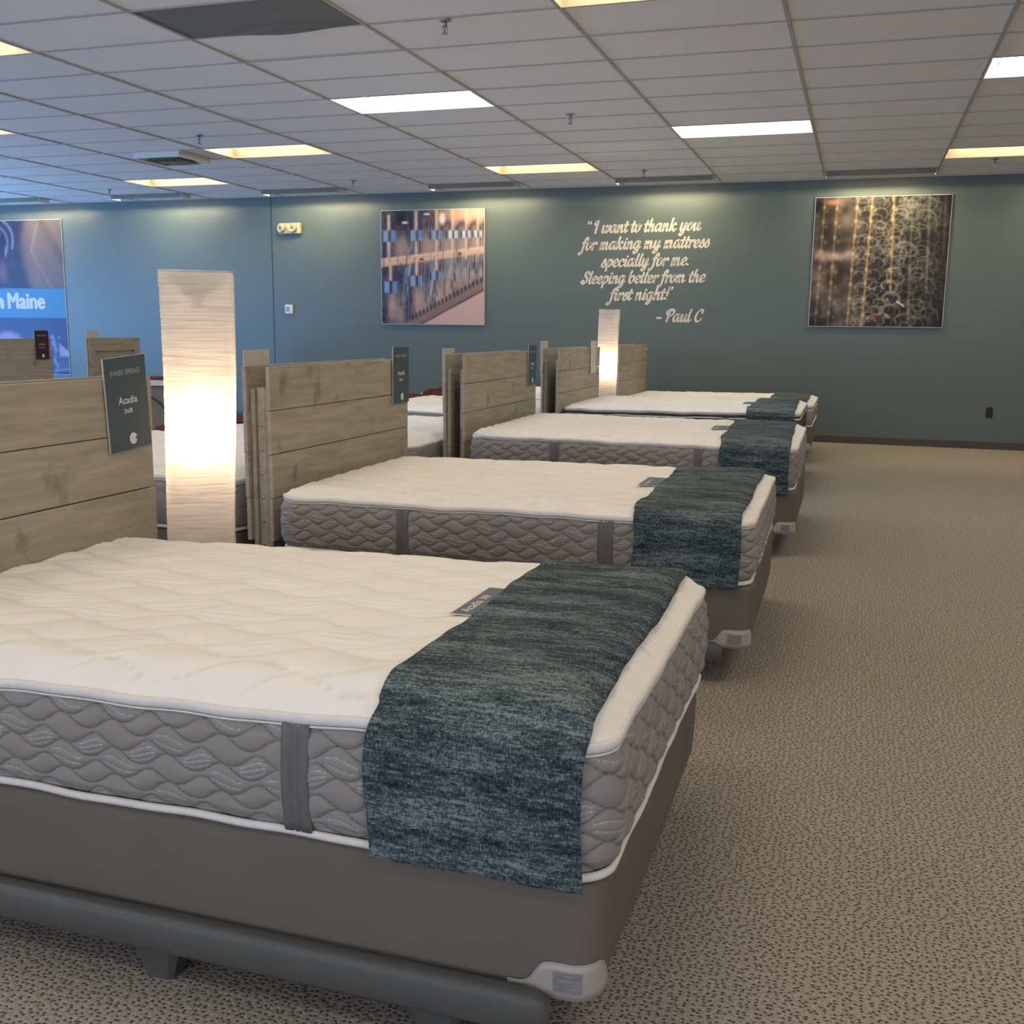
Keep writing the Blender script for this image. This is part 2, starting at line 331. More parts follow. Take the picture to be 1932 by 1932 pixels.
# ceiling: deck above, tees, tiles one by one where the photo shows them
ceil = struct('ceiling', MB().box(XL - .2, XR + .2, YB - .2, YW + .2, HC + .32, HC + .5), mat('dark_plenum', (.05, .05, .05), .9, .1, var=(3, .3)))
for k in range(-12, 10):
    MB().box(X0 + k * DX - .012, X0 + k * DX + .012, YB, YW - .001, HC, HC + .035).build('main_runner', M_tee, ceil)
for j in range(-19, 12):
    MB().box(XL, XR, Y0 + j * DY - .011, Y0 + j * DY + .011, HC + .0012, HC + .03).build('cross_tee', M_tee, ceil)
MB().box(XL, XR, YW - .024, YW - .0005, HC + .0006, HC + .03).build('wall_angle', M_tee, ceil)
WARM = [(-1, -2), (-5, 5), (-7, 8), (-3, 8), (1, 8), (-5, -2), (-7, 2)]
WHITE = [(-3, 2), (-1, 5), (1, 2)]
OFF = [(5, 2), (5, 8), (7, 5), (7, -2), (5, -5), (7, -9), (5, -12), (3, 5), (3, -2), (-9, 5), (-9, -2), (-11, 8), (-11, 2), (-3, -5), (1, -5), (-7, -5), (-1, -8), (3, -9), (-5, -9), (-9, -9), (-3, -12), (1, -12), (-7, -12), (-1, -16), (-5, -16), (3, -16)]
WASH = [-10, -8, -6, -4, -2, 0, 2]
vent_cell = (-3, -2); diff_cell = (-6, 5)
used = set(WARM + WHITE + OFF + [vent_cell])
tile_me = None; sv = MB()
for k in range(-12, 9):
    for j in range(-20, 12):
        if (k, j) in used: continue
        x0, x1 = X0 + k * DX + .008, X0 + (k + 1) * DX - .008; y0, y1 = Y0 + j * DY + .008, Y0 + (j + 1) * DY - .008
        if j == 11: y1 = YW - .004
        if j == 10 and k in WASH: y0 = Y0 + 10 * DY + .275
        z = HC + .007
        if -11 <= k <= 2 and -3 <= j <= 11:
            if (k, j) == (-3, -1):
                o = MB().box(x0 + .004, x1 - .002, y0 + .002, y1, z + .001, z + .017, .002, R=Matrix.Rotation(.006, 3, 'Z') @ Matrix.Rotation(.012, 3, 'X')).build('ceiling_tile', M_tile, ceil)
            elif j < 10:
                if tile_me is None:
                    o = MB().box(-DX / 2 + .008, DX / 2 - .008, -DY / 2 + .008, DY / 2 - .008, 0, .016, .002).build('ceiling_tile', M_tile, ceil); tile_me = o.data
                else:
                    o = link('ceiling_tile', tile_me, ceil)
                o.location = ((x0 + x1) / 2, (y0 + y1) / 2, z + random.uniform(0, .0015)); o.rotation_euler = (random.uniform(-.0022, .0022), random.uniform(-.0012, .0012), 0)
            else:
                MB().box(x0, x1, y0, y1, z, z + .016, .002).build('ceiling_tile', M_tile, ceil)
        else: sv.box(x0, x1, y0, y1, z, z + .016)
o = sv.build('ceiling_tile_field', M_tile, ceil); o['kind'] = 'stuff'

# recessed troffers
M_em = {'warm': emis('warm_light_lens', (1.0, .82, .58), 13.5), 'white': emis('white_light_lens', (1.0, .95, .88), 18)}
M_ref2 = mat('white_reflector', (.82, .82, .80), .5, .3, var=(15, .3))
def troffer(k, j, kind, label, ref=None):
    x0, x1 = X0 + k * DX + .012, X0 + (k + 1) * DX - .012; y0, y1 = Y0 + j * DY + .011, Y0 + (j + 1) * DY - .011
    t = empty('ceiling_light', ((x0 + x1) / 2, (y0 + y1) / 2, HC + .1), 0, label, 'ceiling light', 'recessed troffer lights in the ceiling grid')
    hx, hy = (x1 - x0) / 2, (y1 - y0) / 2; D = -.1; m = M_reflect if kind == 'warm' else M_ref2
    h = MB(); e = .03; z0, z1 = D, 0
    for (a, b, c, d) in (((-hx, -hy), (hx, -hy), (hx - e, -hy + .09), (-hx + e, -hy + .09)), ((hx, -hy), (hx, hy), (hx - e, hy - .09), (hx - e, -hy + .09)), ((hx, hy), (-hx, hy), (-hx + e, hy - .09), (hx - e, hy - .09)), ((-hx, hy), (-hx, -hy), (-hx + e, -hy + .09), (-hx + e, hy - .09))):
        h.add([(*a, z0), (*b, z0), (*c, z1), (*d, z1)], [(0, 1, 2, 3)])
    h.box(-hx, hx, -hy, hy, .02, .03)
    h.build('housing', m, t)
    # curved lens
    R = []
    for i in range(9):
        a = PI * i / 8; R.append((-math.cos(a) * (hy - .125), -math.sin(a) * .03))
    V = []; F = []
    for (yy, zz) in R: V += [(-hx + .035, yy, zz + .004), (hx - .035, yy, zz + .004)]
    for i in range(8): F.append((2 * i, 2 * i + 1, 2 * i + 3, 2 * i + 2))
    me = mesh_np('lens', V, F, [M_em[kind]], True); link('lens', me, t)
    for s_ in (-1, 1): MB().box(s_ * (hx - .078) - .002, s_ * (hx - .078) + .002, -hy + .07, hy - .07, -.034, -.028).build('lens_clip', M_trough, t)
    return t
LB = {(-1, -2): 'warm fluorescent ceiling light cut off by the top edge of the photo', (-5, 5): 'warm ceiling light right of the square air diffuser',
      (-7, 8): 'small warm ceiling light nearest the blue end of the wall', (-3, 8): 'warm ceiling light before the wall between factory picture and quotation',
      (1, 8): 'warm ceiling light at the right edge with a sprinkler below it', (-5, -2): 'warm ceiling light at the left edge beside the grey return grille, larger of two there',
      (-7, 2): 'warm ceiling light sliver at the left edge, lower of two there', (-3, 2): 'brightest white ceiling light, large, left of the middle',
      (-1, 5): 'bright white ceiling light above the quotation and the spring picture', (1, 2): 'white ceiling light cut by the right edge of the photo'}
for c in WARM: troffer(*c, 'warm', LB[c])
for c in WHITE: troffer(*c, 'white', LB[c])
for n, c in enumerate(OFF): troffer(*c, 'white' if n % 3 == 0 else 'warm', 'recessed ceiling light outside the view of the photo')

# wall washers along the far wall
WL = {-10: 'wall washer slot above the blue mural at the left', -8: 'wall washer slot above the blue wall beside the paper lamp', -6: 'wall washer slot above the emergency light',
      -4: 'wall washer slot above the factory picture', -2: 'wall washer slot above the quotation with a glint of its tube', 0: 'wall washer slot above the spring picture', 2: 'wall washer slot beyond the right edge above the bare wall'}
for k in WASH:
    x0, x1 = X0 + k * DX + .02, X0 + (k + 1) * DX - .02; y0 = Y0 + 10 * DY + .012; y1 = y0 + .255
    t = empty('wall_washer', ((x0 + x1) / 2, y0, HC), 0, WL[k], 'ceiling light', 'wall washer slots along the far wall'); hx = (x1 - x0) / 2
    MB().box(-hx, hx, .0, .255, .15, .16).box(-hx, hx, 0, .006, -.002, .15).box(-hx, -hx + .006, .006, .255, -.002, .15).box(hx - .006, hx, .006, .255, -.002, .15).build('housing', M_trough, t)
    MB().box(-hx, hx, .249, .255, -.002, .15).build('far_lip', M_trough, t)
    MB().box(-hx, hx, .04, .052, -.052, .09, .004).build('baffle', M_trough, t)
    for s_ in (-1, 1): MB().box(s_ * hx - .003, s_ * hx + .003, .04, .25, -.05, -.002).build('end_plate', M_white, t)
    tb = MB().tube([(-hx + .14, .10, .040), (hx - .14, .10, .040)], .013, 10).build('tube_lamp', emis('washer_tube_glow', (1.0, .84, .52), 210) if k == -10 else bpy.data.materials['washer_tube_glow'], t, True)

# return grille, diffuser, sprinklers
k, j = vent_cell; x0, x1 = X0 + k * DX + .012, X0 + (k + 1) * DX - .012; y0, y1 = Y0 + j * DY + .011, Y0 + (j + 1) * DY - .011
t = empty('return_grille', ((x0 + x1) / 2, (y0 + y1) / 2, HC), 0, 'grey perforated return air panel in the ceiling, its far edge sagging', 'air vent')
hx, hy = (x1 - x0) / 2, (y1 - y0) / 2
fr = MB()
for a in ((-hx, hx, -hy, -hy + .02), (-hx, hx, hy - .02, hy), (-hx, -hx + .02, -hy + .02, hy - .02), (hx - .02, hx, -hy + .02, hy - .02)): fr.box(*a, .002, .014)
fr.build('frame', M_grille, t)
nu, nv = 60, 24; V = np.zeros((nu, nv, 3)); a = np.linspace(-hx + .02, hx - .02, nu)[:, None]; b = np.linspace(-hy + .02, hy - .005, nv)[None]
V[..., 0] = a; V[..., 1] = b; V[..., 2] = .006 - .028 * np.exp(-((a - .1) / .33) ** 2) * np.clip((b - 0) / hy, 0, 1) ** 2
link('perforated_sheet', mesh_np('sheet', V.reshape(-1, 3), grid_faces(nu, nv), [M_grille], True), t)
# perforation: a field of shallow dimple strips
nt = M_grille.node_tree; tc = nt.nodes['Texture Coordinate']; vo = node(nt, 'ShaderNodeTexVoronoi'); vo.inputs['Scale'].default_value = 95; vo.inputs['Randomness'].default_value = 0
nt.links.new(tc.outputs['Object'], vo.inputs['Vector']); cr = node(nt, 'ShaderNodeValToRGB'); cr.color_ramp.elements[0].position = .3; cr.color_ramp.elements[0].color = (.45, .45, .45, 1); cr.color_ramp.elements[1].position = .38
nt.links.new(vo.outputs['Distance'], cr.inputs[0]); mx = node(nt, 'ShaderNodeMixRGB', blend_type='MULTIPLY'); mx.inputs[0].default_value = .8
bs = nt.nodes['Principled BSDF']; src = bs.inputs['Base Color'].links[0].from_socket; nt.links.new(src, mx.inputs[1]); nt.links.new(cr.outputs[0], mx.inputs[2]); nt.links.new(mx.outputs[0], bs.inputs['Base Color'])

t = empty('air_diffuser', (-7.19, 10.04, HC), 0, 'square louvred air diffuser hanging just below the ceiling tiles', 'air vent')
def sqring(mb, h0, z0, h1, z1, th=.004):
    P = []
    for h, z in ((h0, z0), (h1, z1), (h1 - th, z1 + th), (h0 - th, z0 + th)): P.append([(-h, -h, z), (h, -h, z), (h, h, z), (-h, h, z)])
    return mb.rings(P, caps=False)
m = MB().box(-.30, .30, -.30, .30, -.004, .004, .002); m.build('mounting_plate', M_white, t)
m = MB(); sqring(m, .282, -.004, .292, -.060, .008); m.build('outer_louvre', M_white, t)
m = MB(); sqring(m, .14, -.008, .20, -.066, .006); m.build('inner_louvre', M_trough, t)
m = MB().box(-.10, .10, -.10, .10, -.075, -.07, .002).box(-.02, .02, -.02, .02, -.07, 0); m.build('centre_plate', M_trough, t)

def sprinkler(x, y, label):
    t = empty('sprinkler_head', (x, y, HC + .006), 0, label, 'sprinkler', 'ceiling sprinkler heads')
    MB().lathe([(.001, -.012), (.030, -.010), (.040, .0), (.001, .0)], n=20).build('escutcheon', M_chrome, t, True)
    MB().lathe([(.001, -.035), (.012, -.034), (.014, -.012), (.001, -.011)], n=12).build('body', M_chrome, t, True)
    for s in (-1, 1): MB().tube([(s * .011, 0, -.033), (s * .017, 0, -.05), (s * .014, 0, -.066), (s * .003, 0, -.078)], .0035, 8).build('frame_arm', M_chrome, t, True)
    MB().lathe([(.001, -.074), (.0035, -.07), (.0035, -.036), (.001, -.035)], n=8).build('glass_bulb', mat('red_bulb', (.25, .03, .02), .2, .5) if 'red_bulb' not in bpy.data.materials else bpy.data.materials['red_bulb'], t, True)
    MB().lathe([(.001, -.083), (.019, -.080), (.019, -.078), (.001, -.077)], n=16).build('deflector', M_chrome, t)
SP = [(-2.457, 6.13, 'chrome sprinkler head nearest the camera at the top of the photo'), (-2.459, 8.99, 'chrome sprinkler head between the two bright white lights'),
      (-6.173, 9.05, 'chrome sprinkler head above the square air diffuser'), (-9.841, 12.3, 'chrome sprinkler head farthest left against the bluish ceiling'),
      (-6.155, 12.28, 'small chrome sprinkler head above the factory picture'), (-2.477, 12.29, 'small chrome sprinkler head above the quotation'), (1.21, 12.33, 'sprinkler head glowing below the warm light at the right edge')]
for s_ in SP: sprinkler(*s_)

# ---------------------------------------------------------------- wall fittings
t = empty('emergency_light', (-7.757, YW, 2.702), 0, 'cream twin-head emergency light on the wall beside the seam', 'emergency light')
MB().box(-.165, .175, -.07, 0, -.072, .075, .012).build('casing', M_cream, t)
for sx, ax in ((-.10, -.12), (.07, .0)):
    hd = MB().lathe([(.001, .0), (.062, .002), (.066, .02), (.058, .05), (.045, .056), (.042, .046), (.001, .044)], n=28, axis='y').build('lamp_head', M_cream, t, True, loc=(sx, -.068, .005)); hd.rotation_euler = (0, 0, ax * 3)
    MB().lathe([(.001, 0), (.022, .001), (.020, .008), (.001, .012)], (0, -.044, 0), 16, 'y').build('reflector', M_trough, hd, True)
t = empty('thermostat', (-7.815, YW, 1.582), 0, 'small white thermostat with a blue screen on the wall', 'thermostat')
MB().box(-.066, .066, -.028, 0, -.066, .066, .014).build('casing', M_white, t)
MB().box(-.045, .018, -.030, -.026, -.035, .042, .002).build('screen', mat('pale_blue_screen', (.20, .32, .50), .3, .5, var=(60, .4)), t)
MB().box(.03, .052, -.031, -.026, -.035, .04, .002).build('button_strip', M_reflect, t)
t = empty('wall_outlet', (1.505, YW, .435), 0, 'dark brown wall outlet low on the wall at right', 'outlet')
MB().box(-.038, .038, -.007, 0, -.062, .062, .003).build('cover_plate', M_outlet, t)
for z in (-.022, .022): MB().lathe([(.001, .0), (.016, .001), (.016, -.0), (.001, -.004)], (0, -.0075, z), 16, 'y').build('socket', M_outlet, t)

# ---------------------------------------------------------------- printed pictures (painted per vertex, flat prints)
def attr_mat(name, rough=.45):
    m = bpy.data.materials.new(name); m.use_nodes = True; nt = m.node_tree; b = nt.nodes['Principled BSDF']
    a = node(nt, 'ShaderNodeAttribute', attribute_name='print'); nt.links.new(a.outputs['Color'], b.inputs['Base Color']); b.inputs['Roughness'].default_value = rough; b.inputs['Specular IOR Level'].default_value = .3
    return m
M_printed = attr_mat('printed_picture')
def picture(name, img, x0, x1, z0, z1, y, parent):
    """img: H x W x 3 sRGB 0..255, row 0 = top"""
    H, W, _ = img.shape; c = np.clip(img, 0, 255) / 255.; lin = np.where(c <= .04045, c / 12.92, ((c + .055) / 1.055) ** 2.4)
    lin = np.concatenate([lin, np.ones((H, W, 1))], -1)
    X = np.linspace(x0, x1, W); Z = np.linspace(z1, z0, H)
    V = np.zeros((H, W, 3)); V[..., 0] = X[None]; V[..., 1] = y; V[..., 2] = Z[:, None]
    me = mesh_np(name, V.reshape(-1, 3), grid_faces(H, W), [M_printed], False, {'print': lin.reshape(-1, 4)})
    return link(name, me, parent)
def blur(a, k):
    for ax in (0, 1):
        if k < 1: break
        c = np.cumsum(np.concatenate([np.repeat(np.take(a, [0], ax), k + 1, ax), a, np.repeat(np.take(a, [-1], ax), k, ax)], ax), ax)
        n = a.shape[ax]; a = (np.take(c, range(2 * k + 1, 2 * k + 1 + n), ax) - np.take(c, range(0, n), ax)) / (2 * k + 1)
    return a
class Paint:
    def __init__(s, W, H, bg): s.W, s.H = W, H; s.a = np.zeros((H, W, 3)) + np.array(bg, float); s.Y, s.X = np.mgrid[0:H, 0:W]; s.u = s.X / (W - 1); s.v = s.Y / (H - 1)
    def mix(s, m, c): m = np.clip(m, 0, 1)[..., None]; s.a = s.a * (1 - m) + np.array(c, float) * m
    def soft(s, d, e): return 1 / (1 + np.exp(np.clip(d / e, -30, 30)))
    def rect(s, u0, u1, v0, v1, c, e=.003, o=1): s.mix(o * s.soft(u0 - s.u, e) * s.soft(s.u - u1, e) * s.soft(v0 - s.v, e) * s.soft(s.v - v1, e), c)
    def line(s, p, q, w, c, e=.003, o=1):
        p = np.array(p, float); q = np.array(q, float); d = q - p; L2 = (d ** 2).sum() + 1e-9
        t = np.clip(((s.u - p[0]) * d[0] + (s.v - p[1]) * d[1]) / L2, 0, 1); r_ = np.hypot(s.u - p[0] - t * d[0], s.v - p[1] - t * d[1]); s.mix(o * s.soft(r_ - w, e), c)
    def blob(s, cu, cv, ru, rv, c, e=.05, o=1): s.mix(o * s.soft(np.hypot((s.u - cu) / ru, (s.v - cv) / rv) - 1, e), c)
    def ring(s, cu, cv, ru, rv, w, c, a0=0, a1=360, e=.004, o=1, rot=0):
        du, dv = s.u - cu, s.v - cv; cr_, sr = math.cos(rot), math.sin(rot); du, dv = du * cr_ + dv * sr, -du * sr + dv * cr_
        rr = np.hypot(du / ru, dv / rv); d = np.abs(rr - 1) * min(ru, rv); an = (np.degrees(np.arctan2(dv, du)) - a0) % 360
        s.mix(o * s.soft(d - w, e) * (an <= (a1 - a0)), c)
    def noise(s, k, amp, sc_=(1, 1)):
        n = rng.randn(s.H, s.W, 1).repeat(3, 2); n = blur(n, k); n /= n.std() + 1e-9; s.a += n * amp

# picture A : yarn/spring machine photograph (blue clamps, cream posts)
P = Paint(230, 232, (44, 46, 66)); P.noise(3, 9)
for i in range(80):
    uu = rng.rand(); P.line((uu, rng.rand() * .4), (uu + rng.uniform(-.01, .01), .4 + rng.rand() * .6), rng.uniform(.002, .008), [(90, 84, 92), (24, 26, 44), (128, 112, 108), (58, 74, 104)][rng.randint(4)], .004, .45)
P.blob(.95, .02, .35, .14, (224, 174, 140), .25, .9); P.rect(.72, 1, .0, .10, (222, 170, 140), .03, .8)
def clampo(u, v, s, lit=1):
    a_, b_ = ((122, 148, 180), (96, 128, 172)) if lit == 1 else ((196, 204, 216), (174, 186, 204))
    P.rect(u - .06 * s, u - .005 * s, v, v + .10 * s, a_, .004); P.rect(u + .018 * s, u + .07 * s, v, v + .10 * s, b_, .004); P.rect(u - .003 * s, u + .016 * s, v, v + .10 * s, (28, 38, 66), .004); P.rect(u - .09 * s, u - .063 * s, v + .005, v + .10 * s, (30, 44, 78), .005)
for (u, s, l) in ((.075, 1, 1), (.345, .95, 1), (.545, .8, 1), (.70, .72, 0), (.83, .65, 0), (.94, .6, 0)):
    P.rect(u - .014 * s, u + .016 * s, .0 if s < .99 else .03, .43, (222, 182, 160), .005)
    P.blob(u + .13 * s, .33, .075 * s, .12, (158, 138, 122), .25, .95); P.ring(u + .13 * s, .27, .10 * s, .15, .008, (62, 52, 58), 200, 330, .006); P.line((u + .23 * s, .28), (u + .22 * s, .33), .008, (120, 120, 132)); P.line((u + .22 * s, .33), (u + .165 * s, .42), .008, (128, 128, 142))
    clampo(u, .145 + .035 * (1 - s) + .025, s, l)
P.blob(.185, .07, .045, .05, (18, 18, 30), .2); P.blob(.60, .075, .03, .05, (226, 206, 196), .2); P.blob(.235, .105, .03, .012, (220, 204, 190), .2); P.blob(.45, .035, .03, .01, (210, 200, 190), .2)
for (u, v, s) in ((.085, .62, 1.05), (.345, .57, .95), (.545, .53, .8)):
    P.rect(u - .01, u + .018, v - .16, v, (224, 186, 160), .005); P.line((u + .17 * s, .44), (u + .13 * s, .78), .022 * s, (104, 116, 138), .008); P.line((u + .20 * s, .44), (u + .15 * s, .74), .008, (160, 160, 170), .004)
    P.blob(u + .02, v + .22, .045, .14, (196, 160, 140), .3, .85); P.blob(u + .10, v + .30, .05, .14, (176, 146, 130), .35, .8); clampo(u, v, s, 1)
for u in (.66, .73, .80, .87, .95):
    P.line((u, .41), (u - .05, .60), .012, (110, 114, 128), .006); P.blob(u + .02, .56, .022, .06, (180, 176, 180), .3, .8); P.blob(u - .02, .66, .03, .09, (196, 156, 130), .4, .7)
P.mix(P.soft(np.abs(P.v - (.455 - .105 * P.u)) - (.040 - .010 * P.u), .004), (206, 166, 142)); P.mix(P.soft(np.abs(P.v - (.430 - .10 * P.u)) - .003, .003), (226, 190, 166))
P.rect(.38, .415, .418, .438, (64, 42, 40), .003); P.rect(.76, .785, .375, .393, (64, 42, 40), .003)
for u in np.linspace(.27, 1.0, 30): P.line((u, .02 + rng.rand() * .3), (u, 1.0), .0018, (222, 196, 182), .002, .5)
for i in range(70):
    uu = rng.rand() * .95; vv = .2 + rng.rand() * .65
    if vv < .9 - (uu - .4) * .5: P.line((uu, vv), (uu + rng.uniform(-.015, .015), vv + rng.uniform(.04, .16)), rng.uniform(.002, .006), [(30, 32, 50), (70, 66, 76), (168, 148, 134), (96, 108, 134), (20, 20, 34)][rng.randint(5)], .003, .55)
lineq = 1.0 - (P.u - .40) * .50
P.mix(P.soft(np.abs(P.v - (lineq - .05)) - .045, .006), (130, 106, 98)); 
for i in range(20):
    uu = .30 + i * .037; P.rect(uu, uu + .014, 1 - (uu - .40) * .50 - .13, 1 - (uu - .40) * .50 - .085, (22, 22, 34), .004)
P.mix(P.soft(np.abs(P.v - lineq + .004) - .004, .003), (66, 46, 48)); P.mix(P.soft(lineq + .006 - P.v, .003), (196, 162, 154))
imgA = P.a
# picture B : coil springs
P = Paint(250, 250, (38, 35, 34)); P.noise(6, 8); P.mix(np.clip(.75 - 1.7 * P.u, 0, 1) * .5 * (P.v < .8), (120, 98, 86)); P.mix(np.clip((P.u - .8) * 4, 0, 1) * .75, (30, 29, 30)); P.mix(np.clip((P.v - .75) * 3, 0, 1) * .6, (26, 24, 23))
for i in range(230):
    uu, vv = rng.rand() * .5, rng.rand(); P.blob(uu, vv, rng.uniform(.012, .045), rng.uniform(.012, .05), [(150, 132, 124), (80, 72, 66), (30, 27, 25), (128, 112, 92), (182, 160, 154), (34, 32, 30)][rng.randint(6)], .4, .45 * (1 - uu))
P.blob(.13, .035, .05, .02, (210, 130, 118), .3, .8); P.blob(.02, .05, .03, .04, (14, 12, 12), .3)
for i in range(16): P.blob(.02 + .02 * i + rng.rand() * .02, .42 + rng.rand() * .05, .02, .025, (200, 170, 160), .3, .55)
for i in range(170):
    uu = .30 + rng.rand() * .68; vv = rng.rand(); rr = .028 + .05 * uu * rng.rand() ** .7
    bright = 1 - max(0, uu - .75) * 2.6
    c = np.array([(150, 145, 132), (118, 114, 106), (184, 178, 164)][rng.randint(3)]) * bright
    P.ring(uu, vv, rr * 1.15, rr * .85, .0012 + .0008 * uu, c, rng.randint(360) * 0 + 150, 150 + rng.randint(170, 350), .003, .85, rng.uniform(-.2, .5))
for j in range(11):
    for i, uu in enumerate((.36, .47, .60, .70, .82)):
        P.ring(uu + .02 * (j % 2), .04 + j * .094, .040 + .012 * i, .036 + .010 * i, .0018, np.array((176, 168, 150)) * (1 - .1 * i), 170, 400, .003, .9)
for (uu, w_, o) in ((.07, .005, .6), (.165, .006, .75), (.315, .007, .95), (.425, .009, 1), (.583, .009, 1)):
    P.line((uu, 0), (uu - .02 + .02 * (uu > .5) * 2, 1 if uu < .5 else .72), w_ * .6, (186, 152, 102), .004, o)
    for v_ in np.arange(.06, 1, .118): P.blob(uu - .02 * v_ * (uu < .5), v_ + rng.rand() * .03, .012, .014, (226, 196, 150), .3, o * .7); P.blob(uu + .02, v_ + .045, .010, .012, (210, 178, 134), .3, o * .5)
for (uu, v1) in ((.715, .95), (.84, .72), (.955, .45)):
    for v_ in np.arange(.01, v1, .0145): P.rect(uu + .035 * v_ - .010, uu + .035 * v_ + .010, v_, v_ + .005, (176, 166, 152), .002, .85 - .3 * (uu > .9))
P.line((.66, .805), (.71, .84), .005, (250, 245, 235), .003); P.blob(.52, .93, .025, .02, (126, 50, 38), .3, .8)
imgB = P.a
# picture C : 'n Maine' mural, only its right part is in the photo
WX0, WX1 = -14.4, -11.72
P = Paint(290, 260, (52, 58, 92)); P.noise(8, 5)
ub = .60  # visible from u ~ .56
P.mix(P.soft(.735 - .03 * np.sin(P.v * 9) - P.u, .012) * (P.v < .435), (128, 112, 112)); P.mix(P.soft(np.abs(P.u - (.80 + .02 * P.v)) - .02, .02) * (P.v < .435) * .6, (158, 138, 124))
P.line((.84, 0), (.775, .2), .004, (186, 164, 140), .004); P.line((.78, .2), (.91, .44), .004, (170, 150, 138), .004); P.line((.86, .0), (1.0, .26), .022, (84, 76, 84), .012, .8); P.line((.90, .0), (1.02, .2), .02, (150, 130, 112), .02, .7)
P.blob(.88, .25, .07, .16, (134, 116, 112), .5, .6); P.blob(.02, .2, .3, .3, (90, 96, 130), .5, .5)
for i in range(26):
    uu = .3 + rng.rand() * .36; vv = rng.rand() * .22; P.line((uu, vv), (uu + rng.uniform(-.02, .03), vv + rng.uniform(.02, .07)), .003, (196, 204, 224), .003, .8)
P.ring(.56, .12, .09, .12, .004, (190, 196, 220), 280, 400); P.ring(.54, .14, .07, .1, .003, (180, 186, 214), 280, 420); P.blob(.56, .33, .03, .06, (150, 120, 132), .4, .9)
P.rect(-1, 2, .437, .632, (84, 150, 196), .001)
P.mix((P.v > .632) * 1.0, (60, 78, 130)); P.mix((P.v > .632) * P.soft(np.abs(P.u - .8) - .1, .06) * .25, (84, 96, 150)); P.mix(np.clip((P.v - .80) * 4, 0, 1) * .3, (44, 72, 124))
P.blob(.57, .80, .105, .075, (186, 166, 206), .1); P.blob(.46, .82, .09, .08, (170, 152, 196), .2)
for (uu, v0, v1, s_) in ((.80, .78, .90, 1), (.835, .77, .93, .8), (.862, .79, .88, .7), (.905, .75, .93, 1), (.91, .90, .99, .6), (.775, .80, .88, .6)):
    P.line((uu - .012, v0), (uu + .006, (v0 + v1) / 2), .006 * s_, (186, 200, 232), .006, .9); P.line((uu + .006, (v0 + v1) / 2), (uu - .008, v1), .004 * s_, (150, 176, 220), .006, .8)
for i in range(12): P.blob(.76 + rng.rand() * .22, .755 + rng.rand() * .06, .006, .008, (180, 196, 230), .4, .8)
P.mix(P.soft(np.maximum(np.maximum(.935 - P.u, .80 - P.v), np.maximum(P.v - .885, (P.u - .955) * .8 - (P.v - .81))), .004), (184, 176, 214)); P.mix(P.soft(np.abs(P.v - .925) - .03, .01) * (P.u > .93) * .5, (110, 140, 180)); P.line((.90, .975), (1.0, .965), .006, (176, 196, 230), .005, .8)
imgC = P.a * .76

def board(name, x0, x1, z0, z1, img, label, th=.03):
    t = empty(name, ((x0 + x1) / 2, YW, (z0 + z1) / 2), 0, label, 'picture'); cx, cz = (x0 + x1) / 2, (z0 + z1) / 2
    MB().box(x0 - cx, x1 - cx, -th, -.001, z0 - cz, z1 - cz, .002).build('panel', M_paper, t)
    e = .008
    picture('print', img, x0 - cx + e, x1 - cx - e, z0 - cz + e, z1 - cz - e, -th - .0012, t)
    return t
board('wall_picture', -6.352, -4.836, 1.387, 2.917, imgA, 'square photo print of a yarn or spring machine with blue clamps')
board('wall_picture', -.620, .912, 1.415, 2.940, imgB, 'square photo print of tangled metal coil springs on black')
t = board('wall_mural', WX0, WX1, .55, 2.917, imgC, 'blue mural with the words n Maine on a light blue band', .012)
lm = MB(); me_v, me_f = None, None
def wallplane(cx, cz, y): return lambda a, b: (a - cx, y, b - cz)
cx, cz = (WX0 + WX1) / 2, (.55 + 2.917) / 2
M_mw = mat('pale_blue_white_print', (.50, .50, .62), .5, .3, var=(60, .3), c2=(.47, .47, .59))
put_text('lettering', 'Maine', M_mw, -12.845, -12.11, 1.571, .25, wallplane(cx, cz, -.0165), t, .05)
put_text('lettering', 'in', M_mw, -13.19, -12.915, 1.571, .25, wallplane(cx, cz, -.0165), t, .05)

